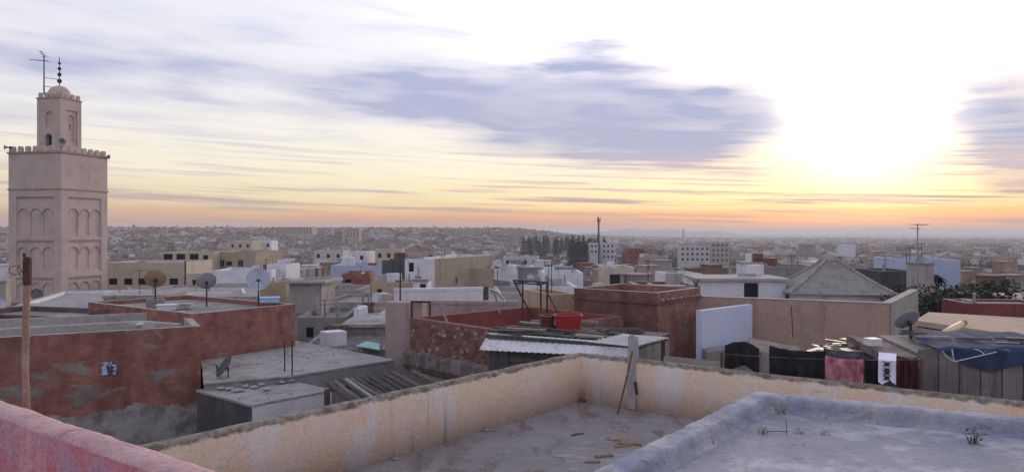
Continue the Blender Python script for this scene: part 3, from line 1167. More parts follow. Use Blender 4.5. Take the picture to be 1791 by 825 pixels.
b.build('hook', MT['metal_dark'], ct)

a, e = Vector((*XY(1080, 12.72), zo)), P(1106, 614, 12.98)
b = MB(); m1 = a.lerp(e, .5) + Vector((.012, 0, 0)); b.tube([a + Vector((0, 0, .01)), m1, e], [.017, .015, .013], 8)
tag(b.build('leaning_stick', MT['wood_dark'], origin=a), 'thin dark stick leaning on the column stump of the orange terrace', 'stick')


def rock(b, c, s, seed):
    bm = bmesh.new()
    bmesh.ops.create_icosphere(bm, subdivisions=2, radius=1)
    k = len(b.v)
    for v in bm.verts:
        n = noise.noise(v.co * 1.3 + Vector((seed, 0, 0)))
        q = v.co * (1 + .45 * n)
        b.v.append(Vector(c) + Vector((q.x * s[0], q.y * s[1], q.z * s[2])))
    for f in bm.faces:
        b.f.append(tuple(k + v.index for v in f.verts)); b.mi.append(0)
    bm.free()


def lump(px, py, z, s, mat, name, label, cat, n=1, group=None):
    c = on_floor(px, py, z)
    b = MB()
    rock(b, c + Vector((0, 0, s[2] * .4)), s, px * .37)
    tag(b.build(name, MT[mat], origin=c), label, cat, group)


def plank(px, py, z, L, wd, th, a, mat, name, label, cat='plank', group=None, lift=0.0, tiltz=0.0):
    c = on_floor(px, py, z)
    b = MB()
    d = Vector((math.cos(R(a)), math.sin(R(a)), tiltz)) * L / 2
    b.beam(c - d + Vector((0, 0, th / 2 + lift)), c + d + Vector((0, 0, th / 2 + lift)), wd, th)
    return tag(b.build(name, MT[mat], origin=c), label, cat, group)


lump(1022, 701, zo, (.16, .10, .05), 'wood_dark', 'rubbish_heap', 'small dark heap in the inner corner of the orange terrace', 'heap')
lump(856, 753, zo, (.13, .06, .035), 'concrete_dark', 'rubble_lump', 'dark lump near the foot of the left orange wall', 'rubble')
lump(1012, 758, zo, (.07, .035, .03), 'concrete_dark', 'rubble_lump', 'small dark lump in the middle of the terrace floor', 'rubble')
lump(690, 803, zo, (.06, .04, .025), 'concrete_dark', 'rubble_lump', 'tiny dark lump low by the left orange wall', 'rubble')
lump(1080, 768, zo, (.16, .12, .035), 'brown_plaster', 'rubble_lump', 'flat brown mud patch beside the offcut planks', 'rubble')
lump(1110, 700, zo, (.12, .05, .03), 'concrete_dark', 'rubble_lump', 'thin dark rubble at the foot of the column stump', 'rubble')
plank(1101, 777, zo, .34, .09, .03, -12, 'wood_tan', 'offcut_plank', 'topmost short tan plank offcut beside the blue ledge', group='plank offcuts by the blue ledge')
plank(1090, 781, zo, .26, .05, .025, 20, 'wood_tan', 'offcut_plank', 'narrow tan offcut touching the topmost plank by the ledge', group='plank offcuts by the blue ledge', lift=.0)
plank(1056, 798, zo, .26, .07, .03, 15, 'wood_tan', 'offcut_plank', 'middle brown plank offcut beside the blue ledge', group='plank offcuts by the blue ledge')
plank(1036, 808, zo, .2, .06, .025, 8, 'wood_tan', 'offcut_plank', 'lowest pale plank offcut beside the blue ledge', group='plank offcuts by the blue ledge')
plank(1010, 760, zo, .22, .03, .02, 30, 'wood_dark', 'offcut_plank', 'short dark stick on the middle of the terrace floor')
def grit(name, label, area, z, n, smin, smax, mat, seed):
    r_ = random.Random(seed)
    g = MB()
    for _ in range(n):
        q_ = area(r_)
        s = smin * (smax / smin) ** (r_.random() ** 2)
        k = len(g.v)
        for v in ((1, 0, 0), (-.4, .9, 0), (-.6, -.8, 0), (0, 0, .8), (.3, .5, .45), (-.4, -.2, .6)):
            g.v.append(Vector((q_.x + v[0] * s * r_.uniform(.6, 1.3), q_.y + v[1] * s * r_.uniform(.6, 1.3), z - .006 + v[2] * s * .7)))
        for f in ((0, 4, 3), (4, 1, 3), (1, 5, 3), (5, 2, 3), (2, 0, 3), (0, 1, 4), (1, 2, 5)):
            g.f.append(tuple(k + i_ for i_ in f)); g.mi.append(0)
    tag(g.build(name, MT[mat]), label, 'grit', kind='stuff')


def clumpy(o_, u_, v_, L1, L2, edge):
    def f(r_):
        while True:
            s, t = r_.random(), r_.random()
            p_ = o_ + u_ * L1 * s + v_ * L2 * t
            if noise.noise(Vector((p_.x * .9, p_.y * .9, edge))) > r_.uniform(-.25, .45) or min(s * L1, t * L2) < .25:
                return p_
    return f


grit('terrace_grit', 'crumbs of plaster and grit scattered over the orange terrace floor', clumpy(K + dl * .25 + dr * .25, dl, dr, 6.5, 5.5, 1.0), zo, 1500, .008, .045, 'brown_plaster', 3)
grit('roof_grit', 'crumbs of whitewash scattered over the blue roof floor', clumpy(Cc + de * .22 + dn * .25, dn, de, 3.6, 5.5, 4.0), zf, 900, .004, .016, 'concrete', 4)
# bent iron frame lying behind the blue ledge
c = on_floor(1232, 722, zo)
b = MB()
for k, (o1, o2) in enumerate((((-.22, -.05, 0), (-.2, 0, .14)), ((-.2, 0, .14), (.2, .12, .17)), ((.2, .12, .17), (.24, .1, 0)))):
    b.tube([c + Vector(o1), c + Vector(o2)], .014, 7)
b.tube([c + Vector((-.12, .05, .15)), c + Vector((.05, -.12, .02))], .012, 7)
b.beam(c + Vector((-.16, .1, .165)), c + Vector((.25, .2, .19)), .05, .02)
tag(b.build('bent_iron_frame', MT['rust'], origin=c), 'bent rusty iron frame lying behind the tip of the blue ledge', 'iron frame')


# ------------------------------------------------------------------ minaret
def arch_poly(u, z0, wd, z_top, n=10, slim=False):
    """outline of a blind arch: jambs and a slightly pointed head"""
    r = wd / 2
    zs = z_top - r * 1.15
    pts = [(u - r * .86, z0), (u + r * .86, z0), (u + r * .86, zs - .05)]
    for i in range(n + 1):
        a = PI * i / n
        pts.append((u + r * math.cos(a), zs + r * 1.15 * math.sin(a) ** .9))
    pts.append((u - r * .86, zs - .05))
    return pts


def tess_face(b, fr, outer, holes, depth, mi=0):
    polys = [[Vector((u, z, 0)) for u, z in outer]] + [[Vector((u, z, 0)) for u, z in h_] for h_ in holes]
    flat = [p for q in polys for p in q]
    tris = tess = tessellate_polygon(polys)
    k = len(b.v)
    b.v.extend(fr(p.x, p.y, depth) for p in flat)
    for t in tris:
        a, c, d = (flat[i] for i in t)
        cr = (c.x - a.x) * (d.y - a.y) - (c.y - a.y) * (d.x - a.x)
        b.f.append(tuple(k + i for i in (t if cr > 0 else reversed(t)))); b.mi.append(mi)


def reveal(b, fr, poly, d0, d1, mi=0):
    n = len(poly)
    for i in range(n):
        p, q = poly[i], poly[(i + 1) % n]
        b.face([fr(*p, d0), fr(*q, d0), fr(*q, d1), fr(*p, d1)], mi)


def rectp(u0, u1, z0, z1):
    return [(u0, z0), (u1, z0), (u1, z1), (u0, z1)]


YM = 60.0
N0 = XY(107, YM)
th = R(78.2)
S = 5.06
du, dw = Vector((math.cos(th), math.sin(th))), Vector((-math.sin(th), math.cos(th)))
mz = lambda py: EYE - (py - HZ) * YM / F
corners = [N0, N0 + du * S, N0 + du * S + dw * S, N0 + dw * S]
mc = (corners[0] + corners[2]) / 2
minaret = thing('minaret', 'tall square pink-beige minaret with blind arches and a domed lantern', 'minaret', (mc.x, mc.y, -1))
FOOT.append((corners, mz(300)))
z_top, z_band, z_bot = mz(264), mz(329), -1.0
b = MB()
bl = MB()
for i in range(4):
    p, q = corners[i], corners[(i + 1) % 4]
    d = (q - p).normalized()
    nr = Vector((d.y, -d.x))
    fr = lambda u, z, k, p=p, d=d, nr=nr: Vector((p.x + d.x * u - nr.x * k, p.y + d.y * u - nr.y * k, z))
    u0, u1 = S * .15, S * .86
    rows = [(343, 415, 364, 412), (420, 478, 432, 474), (486, 526, 495, 519)]
    hs = []
    for (pt_, pb, at_, ab) in rows:
        R_ = rectp(u0, u1, mz(pb), mz(pt_))
        hs.append(R_)
        reveal(b, fr, R_, 0, .07)
        ar = []
        aw = (u1 - u0) / 3.35
        for k in range(3):
            ar.append(arch_poly(u0 + (u1 - u0) * (k + .5) / 3, mz(ab), aw, mz(at_), 12))
        tess_face(b, fr, R_, ar, .07)
        for A_ in ar:
            reveal(b, fr, A_, .07, .13)
            k0 = len(b.v)
            b.v.extend(fr(*x, .13) for x in A_)
            b.f.append(tuple(range(k0, k0 + len(A_)))); b.mi.append(0)
            # raised archivolt line round each arch head
            rim = [fr(*x, .065) for x in A_[2:]]
            bl.tube(rim, .022, 5)
        bl.beam(fr(u0 + .02, mz(pt_ + 1.5), .03), fr(u1 - .02, mz(pt_ + 1.5), .03), .10, .07)
    tess_face(b, fr, rectp(0, S, z_bot, z_top), hs, 0)
b.face([(c_.x, c_.y, z_top - .35) for c_ in corners])
b.build('shaft', MT['minaret'], minaret)
bl.build('arch_moulding', MT['minaret_line'], minaret)['kind'] = 'stuff'
for e, zc, hh in ((.07, z_band, .09), (.10, z_top - .02, .10)):
    b = MB()
    o_ = inset(corners, -e); i_ = inset(corners, .06)
    for i in range(4):
        j = (i + 1) % 4
        for (A_, B_, C_, D_) in ((o_[i], o_[j], o_[j], o_[i]),):
            b.face([(A_.x, A_.y, zc - hh), (B_.x, B_.y, zc - hh), (B_.x, B_.y, zc), (A_.x, A_.y, zc)])
        b.face([(o_[i].x, o_[i].y, zc), (o_[j].x, o_[j].y, zc), (i_[j].x, i_[j].y, zc + .05), (i_[i].x, i_[i].y, zc + .05)])
        b.face([(i_[i].x, i_[i].y, zc - hh - .05), (i_[j].x, i_[j].y, zc - hh - .05), (o_[j].x, o_[j].y, zc - hh), (o_[i].x, o_[i].y, zc - hh)])
    b.build('string_course', MT['minaret_line'], minaret)


def merlons(base, corners_, n, z0, hgt, wd, tk):
    mb = MB()
    mb.mesh([(-wd / 2, 0, 0), (wd / 2, 0, 0), (wd / 2, tk, 0), (-wd / 2, tk, 0), (-wd / 2, 0, hgt * .7), (wd / 2, 0, hgt * .7), (wd / 2, tk, hgt * .7), (-wd / 2, tk, hgt * .7),
             (-wd * .3, 0, hgt), (wd * .3, 0, hgt), (wd * .3, tk, hgt), (-wd * .3, tk, hgt)],
            [(3, 2, 1, 0), (0, 1, 5, 4), (1, 2, 6, 5), (2, 3, 7, 6), (3, 0, 4, 7), (4, 5, 9, 8), (5, 6, 10, 9), (6, 7, 11, 10), (7, 4, 8, 11), (8, 9, 10, 11)])
    proto = mb.build('merlon', MT['minaret'])
    me = proto.data
    bpy.data.objects.remove(proto)
    for i in range(4):
        p, q = corners_[i], corners_[(i + 1) % 4]
        d = (q - p).normalized()
        L = (q - p).length
        for k in range(n):
            u = L * (k + .5) / n
            c_ = p + d * u
            link('merlon', me, base, (c_.x, c_.y, z0), math.atan2(d.y, d.x))


merlons(minaret, corners, 7, z_top + .031, .44, .40, .22)
b = MB()
i_ = inset(corners, .02); i2 = inset(corners, .25)
for i in range(4):
    j = (i + 1) % 4
    b.face([(i2[j].x, i2[j].y, z_top - .35), (i2[i].x, i2[i].y, z_top - .35), (i2[i].x, i2[i].y, z_top + .03), (i2[j].x, i2[j].y, z_top + .03)])
    b.face([(i_[i].x, i_[i].y, z_top + .03), (i_[j].x, i_[j].y, z_top + .03), (i2[j].x, i2[j].y, z_top + .03), (i2[i].x, i2[i].y, z_top + .03)])
b.build('parapet', MT['minaret'], minaret)
# lantern
s2 = 2.28
lc = [mc - (du + dw) * s2 / 2, mc + (du - dw) * s2 / 2, mc + (du + dw) * s2 / 2, mc - (du - dw) * s2 / 2]
Yl = lc[0].y
lz = lambda py: EYE - (py - HZ) * Yl / F
lt = lz(169)
b = MB(); OPEN = []
for i in range(4):
    p, q = lc[i], lc[(i + 1) % 4]
    d = (q - p).normalized()
    nr = Vector((d.y, -d.x))
    fr = lambda u, z, k, p=p, d=d, nr=nr: Vector((p.x + d.x * u - nr.x * k, p.y + d.y * u - nr.y * k, z))
    if i % 2 == 0:      # side with a framed panel and a slit
        R_ = rectp(s2 * .25, s2 * .80, lz(252), lz(190))
        A_ = arch_poly(s2 * .52, lz(246), s2 * .36, lz(198))
        A2 = arch_poly(s2 * .52, lz(224), .16, lz(213))
        reveal(b, fr, R_, 0, .09); tess_face(b, fr, R_, [A_], .09); reveal(b, fr, A_, .09, .17); tess_face(b, fr, A_, [A2], .17); reveal(b, fr, A2, .17, .45)
        bd = MB(); OPEN.append(bd); k0 = 0; bd.v.extend(fr(*x, .45) for x in A2); bd.f.append(tuple(range(k0, k0 + len(A2)))); bd.mi.append(0)
        holes = [R_]
    else:               # side with a blind arch above a dark doorway
        A_ = arch_poly(s2 * .52, lz(222), s2 * .34, lz(194))
        A3 = arch_poly(s2 * .50, lz(256), s2 * .30, lz(233))
        reveal(b, fr, A_, 0, .12); tess_face(b, fr, A_, [], .12); reveal(b, fr, A3, 0, .4)
        bd = MB(); OPEN.append(bd); k0 = 0; bd.v.extend(fr(*x, .4) for x in A3); bd.f.append(tuple(range(k0, k0 + len(A3)))); bd.mi.append(0)
        holes = [A_, A3]
    tess_face(b, fr, rectp(0, s2, z_top - .4, lt), holes, 0)
b.face([(c_.x, c_.y, lt) for c_ in lc])
lant = b.build('lantern', MT['minaret'], minaret)
for bd in OPEN:
    bd.build('opening', MT['glass_dark'], lant)
b = MB()
o_ = inset(lc, -.06)
b.prism(o_, lt - .10, lt - .003)
b.build('cornice', MT['minaret_line'], lant)
merlons(lant, lc, 4, lt, .40, .30, .18)
b = MB()
rd = .86
b.lathe((mc.x, mc.y, lt), [(rd, 0), (rd, .42)] + [(rd * math.cos(t_), .42 + .72 * math.sin(t_)) for t_ in [PI / 2 * k / 8 for k in range(9)]], 24)
dome = b.build('dome', MT['minaret'], lant, smooth=True)
b = MB()
zd = lt + 1.1
prof = [(.035, 0), (.035, 2.6)]
b.lathe((mc.x, mc.y, zd), [(.04, 0), (.03, 2.35), (.004, 2.5)], 8)
for zc, rr in ((.45, .19), (1.0, .165), (1.5, .145), (1.95, .115)):
    b.lathe((mc.x, mc.y, zd + zc), [(max(.002, rr * math.cos(t_)), rr * math.sin(t_)) for t_ in [-PI / 2 + PI * k / 8 for k in range(9)]], 12)
b.build('finial', MT['metal_dark'], minaret, smooth=True)


def loudspeaker(c, yaw, label, r=.20, L=.36):
    o = thing('loudspeaker', label, 'loudspeaker', Vector(c), 'loudspeakers on the minaret')
    m = Matrix.Rotation(yaw, 3, 'Z') @ Matrix.Rotation(R(90), 3, 'Y')
    b = MB()
    b.lathe(c, [(.05, -L * .1), (.06, L * .2), (r * .5, L * .7), (r, L), (r * 1.02, L), (r * .97, L - .02), (r * .46, L * .68), (.03, L * .25)], 16, m=m)
    b.build('horn', MT['metal_grey'], o, smooth=True)
    b = MB(); b.lathe(c, [(.001, -L * .45), (.085, -L * .45), (.085, L * .1), (.001, L * .1)], 12, m=m)
    b.build('driver', MT['metal_dark'], o)
    b = MB(); b.beam(Vector(c) - Vector((0, 0, .02)), Vector(c) - Vector((0, 0, .42)), .05, .05, up=(1, 0, 0))
    b.build('bracket', MT['metal_dark'], o)


cl = corners[3]; cr = corners[1]
loudspeaker((cl.x + .15, cl.y - .1, mz(262) + .30), R(205), 'grey horn loudspeaker on the left corner of the minaret parapet')
loudspeaker((cr.x - .15, cr.y - .1, mz(264)), R(-5), 'grey horn loudspeaker on the right corner of the minaret parapet')
q = XY(109.5, 60.35)
loudspeaker((q.x, q.y, mz(248)), R(-68), 'dark round loudspeaker facing out between the minaret parapet and lantern', .30, .3)


def aerial(base, top, label, yagis, r=.03, name='television_aerial', parent_cat='aerial', mat='metal_dark'):
    base, top = Vector(base), Vector(top)
    o = thing(name, label, parent_cat, base)
    b = MB(); b.tube([base, top], [r, r * .7], 8); b.build('mast', MT[mat], o)
    for (t, yaw, L, n, tl) in yagis:
        b = MB()
        c = base.lerp(top, t)
        d = Vector((math.cos(yaw), math.sin(yaw), tl)).normalized()
        s = Vector((-math.sin(yaw), math.cos(yaw), 0))
        b.tube([c - d * L * .25, c + d * L * .75], r * .45, 6)
        for k in range(n):
            e = c + d * L * (-.25 + k / (n - 1))
            ln = L * (.30 - .12 * k / n)
            b.tube([e - s * ln + Vector((0, 0, .01)), e + s * ln + Vector((0, 0, .01))], r * .28, 5)
        b.build('antenna', MT[mat], o)
    return o


q = XY(77, 62.4)
o = aerial((q.x, q.y, ZY(166, 62.4)), (q.x, q.y, ZY(97, 62.4)), 'television aerial on the roof of the minaret lantern', [(.86, R(196), 1.3, 5, .03), (.99, R(150), .9, 4, .8)], .06)
b = MB()
for py in (136, 151):
    b.tube([(q.x, q.y, ZY(py, 62.4)), (mc.x, mc.y, ZY(py + 1, 62.4))], .025, 6)
b.build('stay', MT['metal_dark'], o)

# ------------------------------------------------------------------ left: patched brick house and its neighbours
zt1 = EYE - 2.8
pA, pB = XY(0, 7.03 * 2.8), XY(351, 7.88 * 2.8)
d1 = (pB - pA).normalized()
n1 = Vector((-d1.y, d1.x))
pA2 = pA - d1 * 4
hs1 = house('brick_house', 'long red brick house with grey plaster patches behind the pink parapet', [pA2, pB, pB + n1 * 5.0, pA2 + n1 * 5.0], zt1,
            'brick_patched', 'roof_grey', .28, .22, inner='concrete', coping='roof_pale', wins=[(0, 4.0 + (187 - 0) / 350 * 4.75, .85, .34, .34, 'dark')])
# pale blue paper pasted over the little opening
u = 4.0 + (187 / 350) * 4.75 + .0
c_ = pA2 + d1 * u
b = MB()
nn = Vector((d1.y, -d1.x))
for (x0, x1, z0, z1, mi) in ((-.2, .2, -.2, .2, 0),):
    pts_ = []
    for i in range(9):
        for j in range(9):
            uu, vv = -.18 + .36 * i / 8, -.18 + .36 * j / 8
            k = .012 * noise.noise(Vector((uu * 9, vv * 9, 2))) + .03
            pts_.append((c_.x + d1.x * uu + nn.x * k, c_.y + d1.y * uu + nn.y * k, zt1 - 1.03 + vv))
    b.mesh(pts_, [(i * 9 + j, (i + 1) * 9 + j, (i + 1) * 9 + j + 1, i * 9 + j + 1) for i in range(8) for j in range(8)])
def torn_mat():
    m, t = new_mat('torn_sheet')
    p = pos(t)
    n = t.noise(p, 6.5, 4, .6, 1.0)
    finish(t, t.mix(t.ss(n, .47, .55), (.46, .56, .74), (.06, .07, .11)), .8)
    return m
MT['torn'] = torn_mat()
b.build('torn_sheet', MT['torn'], hs1)['label'] = 'torn pale blue sheet over a small opening'
# back upstand running across the roof and a kerb
b = MB()
sweep(b, [pA2 + n1 * 2.2, pA2 + d1 * 7.4 + n1 * 2.6, pA2 + d1 * 8.4 + n1 * 1.2], [(0, zt1 - .27), (0, zt1 - .05), (.14, zt1 - .03), (.14, zt1 - .27)], .3, .012, 2)
b.build('roof_kerb', MT['concrete'], hs1)
lump_c = P(247, 566, 23.6)
b = MB(); rock(b, lump_c, (.20, .12, .06), 4.4)
tag(b.build('plaster_lump', MT['whitewash'], origin=lump_c), 'white plaster lump on the roof edge of the patched brick house', 'rubble')

pq = rect(158, 352, 27.0, 12, 3.2)
house('brick_house', 'low dark brick parapet house between the minaret and the patched brick house', pq, ZY(541, 27.0), 'brick_brown', 'roof_grey', .25, .2)
pq = rect(-80, 150, 29.0, -16, 3.0)
house('brick_house', 'dark brown brick house below the minaret at the left edge', pq, ZY(547, 29.0), 'brick_dark', 'roof_grey', .2, .2)

# brick house 2, standing on the concrete terrace
a, c = Vector((-10.15, 24.3)), Vector((-7.98, 27.35))
d2 = (c - a).normalized(); n2 = Vector((-d2.y, d2.x))
zt2 = EYE - 2.66
house('brick_house', 'clean red brick upper storey with satellite dishes on its roof', [a - d2 * .3, c, c + n2 * 7.0, a - d2 * .3 + n2 * 7.0], zt2, 'brick_red', 'roof_grey', .16, .18, coping='concrete', cat='house')
# concrete terrace and nearer slab
zt3 = EYE - 4.2
o3 = Vector((-6.45, 21.75)); d3 = Vector((math.cos(R(47)), math.sin(R(47)))); n3 = Vector((-d3.y, d3.x))
house('concrete_terrace', 'empty grey concrete roof terrace below the clean red brick storey', [XY(358, 20.7), o3, o3 + d3 * 3.75, o3 + d3 * 3.75 + n3 * 6.5, XY(352, 27)], zt3 - .05, 'concrete_dark', 'roof_pale', .0, over=.03, cap=.05)
zt4 = EYE - 4.42
o4 = XY(441, 303 and 4.42 * F / 303)
d4 = Vector((math.cos(R(50)), math.sin(R(50)))); n4 = Vector((-d4.y, d4.x))
hs4 = house('concrete_slab_house', 'nearer low house with a bare slab roof and soot-stained whitewashed wall', [o4, o4 + d4 * 2.45, o4 + d4 * 2.45 + n4 * 2.85, o4 + n4 * 2.85], zt4 - .06, 'whitewash', 'roof_pale', 0, wall_face={3: 'soot'}, over=.012, cap=.06)
b = MB()
for k in range(14):
    p_ = o4 + d4 * random.uniform(.2, 2.3) + n4 * random.uniform(1.2, 2.7)
    rock(b, (p_.x, p_.y, zt4 + .06), (.12, .10, .04), k * 2.2)
b.build('rubble', MT['concrete'], hs4)['kind'] = 'stuff'
for px, py0, py1, Yd, lab in ((497.5, 609, 661, 22.4, 'left of two dark steel rods standing on the concrete terrace'), (510.5, 609, 672, 21.8, 'right of two dark steel rods standing on the concrete terrace')):
    p_ = XY(px, Yd)
    b = MB(); b.tube([(p_.x, p_.y, ZY(py1, Yd) - .05), (p_.x + .01, p_.y, ZY((py0 + py1) / 2, Yd)), (p_.x, p_.y, ZY(py0 - 14, Yd))], .022, 7)
    tag(b.build('steel_rod', MT['metal_dark'], origin=(p_.x, p_.y, ZY(py1, Yd))), lab, 'rod')


def sat_dish(c, r, yaw, elev, zbase, label, mat, base=None, arm=True, group='satellite dishes', r_m=.03):
    """c: centre of the reflector; yaw: heading it faces"""
    c = Vector(c)
    o = thing('satellite_dish', label, 'satellite dish', (c.x, c.y, zbase), group)
    ax = Vector((math.cos(yaw) * math.cos(elev), math.sin(yaw) * math.cos(elev), math.sin(elev)))
    m = ax.to_track_quat('Z', 'Y').to_matrix()
    b = MB()
    dp = r * .22
    pr = [(r * k / 8 + 1e-4, dp * (k / 8) ** 2 - dp * .3) for k in range(9)]
    b.lathe(c, pr + [(r * 1.02, dp * .72), (r * 1.02, dp * .66)] + [(x, z - .012) for x, z in reversed(pr)], 28, m=m)
    b.build('reflector', MT[mat], o, smooth=True)
    back = c - ax * .10
    mast_top = Vector((back.x, back.y, back.z - r * .1))
    b = MB(); b.tube([(mast_top.x, mast_top.y, zbase), mast_top], r_m, 8)
    b.build('mast', MT['metal_dark'], o)
    b = MB(); b.beam(c - ax * .02, mast_top + Vector((0, 0, .02)), r * .3, r * .25); b.build('mount', MT['metal_dark'], o)
    if arm:
        f = c + ax * r * .95 - Vector((0, 0, r * .25))
        b = MB(); b.tube([c - m @ Vector((0, r * .95, 0)), f], .012, 6); b.tube([c + m @ Vector((r * .6, -r * .6, dp * .3)), f], .008, 5); b.tube([c + m @ Vector((-r * .6, -r * .6, dp * .3)), f], .008, 5)
        am = b.build('arm', MT['metal_dark'], o)
        b = MB(); b.tube([f, f - ax * .09 + Vector((0, 0, .02))], .035, 8); b.build('receiver', MT['metal_grey'], am)
    if base:
        b = MB(); b.box((c.x, c.y, zbase - base[2] / 2), base, .4); b.build('base_block', MT['concrete_dark'], o)
    return o


roof2 = zt2 - .16
sat_dish(P(272, 488, 27.6), .37, R(112), R(28), ZY(523, 27.6), 'round ochre satellite dish on a concrete block', 'dish_ochre', (.62, .45, .30))
sat_dish(P(361, 492, 28.2), .36, R(118), R(30), roof2, 'smaller pale grey satellite dish, middle of three on the brick roof', 'dish_grey')
sat_dish(P(452, 489, 28.0), .43, R(-72), R(24), roof2, 'large blue-grey satellite dish, right of three on the brick roof', 'dish_blue')
sat_dish(P(394, 641, 21.4), .34, R(215), R(35), zt4 + .04, 'small dark satellite dish low beside the patched brick corner', 'dish_dark', arm=True, r_m=.02)
# clutter on the brick roof
for i, (px, py, wd, hh, mt, nm, lab) in enumerate(((292, 537, .62, .16, 'white_sheet', 'roof_box', 'low white box on the roof in front of the ochre dish'),
                                                  (325, 534, .40, .12, 'concrete', 'roof_box', 'flat grey box right of the ochre dish base'),
                                                  (472, 524, .66, .16, 'blue_sheet', 'roof_box', 'pale blue box right of the large blue-grey dish'))):
    c_ = P(px, py, 26.6 + i * .5)
    b = MB(); b.box((c_.x, c_.y, c_.z), (wd, .5, hh), .3); b.box((c_.x, c_.y, c_.z + hh / 2 + .012), (wd + .06, .56, .02), .3)
    tag(b.build(nm, MT[mt], origin=(c_.x, c_.y, c_.z - hh / 2)), lab, 'box')
hroot = house('grey_roof_hut', 'small grey roof hut with a dark opening right of the minaret foot', rect(181, 292, 34.0, 6, 2.6), ZY(522, 34.0), 'grey_plaster', 'roof_pale', 0, over=.05,
              wins=[(0, 1.55, .12, .42, .3, 'dark')])
house('mosque_hall', 'white flat-roofed mosque hall at the foot of the minaret', rect(32, 232, 40.0, 18, 9.0), ZY(531, 40.0), 'whitewash', 'roof_pale', .2, .25, coping='concrete')
house('pale_roof_house', 'pale flat roof stretching right from the minaret foot', rect(186, 470, 44.0, 2, 9.5), ZY(519, 44.0), 'grey_plaster', 'roof_pale', .12, .2)
# low stepped roofs beyond
house('grey_roof_house', 'grey house with a dark roof edge behind the small grey dish', rect(300, 470, 50.0, -3, 7), ZY(508, 50.0), 'grey_plaster', 'roof_grey', .2, .2)

# ------------------------------------------------------------------ lean-to of dark poles
lt_ = thing('pole_roof', 'lean-to roof of dark weathered poles beside the brown plaster wall', 'lean-to', (-3.6, 20, 0))
up0, up1 = P(572, 668, 19.0), P(722, 648, 22.3)
lo0, lo1 = P(640, 716, 17.2), P(800, 690, 20.2)
NPOLE = 17
for i in range(NPOLE):
    t = i / (NPOLE - 1)
    p0 = up0.lerp(up1, t) + Vector((random.uniform(-.05, .05), 0, random.uniform(-.04, .04)))
    p1 = lo0.lerp(lo1, t) + Vector((random.uniform(-.08, .08), 0, random.uniform(-.03, .03)))
    b = MB()
    r_ = random.uniform(.055, .085)
    b.tube([p0, p0.lerp(p1, .5) + Vector((0, 0, random.uniform(-.03, .03))), p1], [r_ * .8, r_, r_ * .9], 7)
    b.build('pole', MT[random.choice(['wood_dark', 'sheet_grey', 'soot', 'metal_grey', 'wood_dark', 'barrel'])], lt_, smooth=True)
for s_ in (.1, .8):
    b = MB()
    b.beam(up0.lerp(lo0, s_) - Vector((0, 0, .13)), up1.lerp(lo1, s_) - Vector((0, 0, .13)), .1, .1)
    b.build('rafter', MT['wood_dark'], lt_)
for q_ in (up0, up1, lo0, lo1):
    b = MB()
    b.beam((q_.x, q_.y, 0), (q_.x, q_.y, q_.z - .18), .12, .12, up=(1, 0, 0))
    b.build('post', MT['wood_dark'], lt_)

# ------------------------------------------------------------------ stone and brick house with the maroon terrace
zt5 = EYE - 2.9
L5, N5 = Vector((-3.45, 25.1)), Vector((-.30, 21.7))
d5 = (N5 - L5).normalized(); n5 = Vector((-d5.y, d5.x))
hs5 = house('stone_house', 'rough red stone and brick house with a maroon-painted roof terrace', [L5, N5, N5 + n5 * 5.6, L5 + n5 * 5.6], zt5, 'stone_mix', 'mauve_plaster', .75, .24, inner='maroon', coping='brick_brown')
# paler stones set proud in the red wall
out5 = Vector((d5.y, -d5.x))
LW = (N5 - L5).length
rnd = random.Random(5)
spots5 = []
for i in range(220):
    if len(spots5) >= 70:
        break
    uu, zz_ = rnd.uniform(.12, LW - .2), zt5 - rnd.uniform(.10, 1.05)
    if all(abs(uu - a_) > .21 or abs(zz_ - e_) > .13 for a_, e_ in spots5):
        spots5.append((uu, zz_))
        b = MB()
        p_ = L5 + d5 * uu + out5 * .0
        b.box((p_.x, p_.y, zz_), (.17 * rnd.uniform(.7, 1.2), .05, .10 * rnd.uniform(.8, 1.2)), math.atan2(d5.y, d5.x) + rnd.gauss(0, .06))
        b.build('stone', MT[rnd.choice(['brown_plaster', 'stone_mix', 'mauve_plaster', 'brick_brown', 'brown_plaster'])], hs5)
# rubble band and brown plaster below
b = MB()
sweep(b, [L5 + out5 * .05 - d5 * .1, N5 + out5 * .05], [(.0, zt5 - 1.08), (-.16, zt5 - 1.16), (-.20, zt5 - 1.5), (-.10, zt5 - 1.72), (.0, zt5 - 1.75)], .1, .06, 4.5)
b.build('rubble_band', MT['rubble'], hs5)
b = MB()
sweep(b, [L5 + out5 * .03 - d5 * .2, N5 + out5 * .03], [(.0, zt5 - 1.74), (-.05, zt5 - 1.74), (-.06, 3), (0, 3)], .5, .01, 2)
b.build('lower_wall', MT['brown_plaster'], hs5)
# flat mauve plaster end wall
house('plaster_wall', 'flat dusty mauve plaster end wall left of the red stone wall', rect(674, 738, 25.9, -10, .5), ZY(535, 25.9), 'mauve_plaster', 'mauve_plaster', 0, over=.01, cat='wall')
# pink plaster wall behind the terrace
pq = rect(700, 905, 30.5, -4, .3)
house('plaster_wall', 'dusty pink plaster wall behind the maroon terrace', pq, ZY(531, 30.5), 'mauve_plaster', 'mauve_plaster', 0, over=.03, cat='wall')
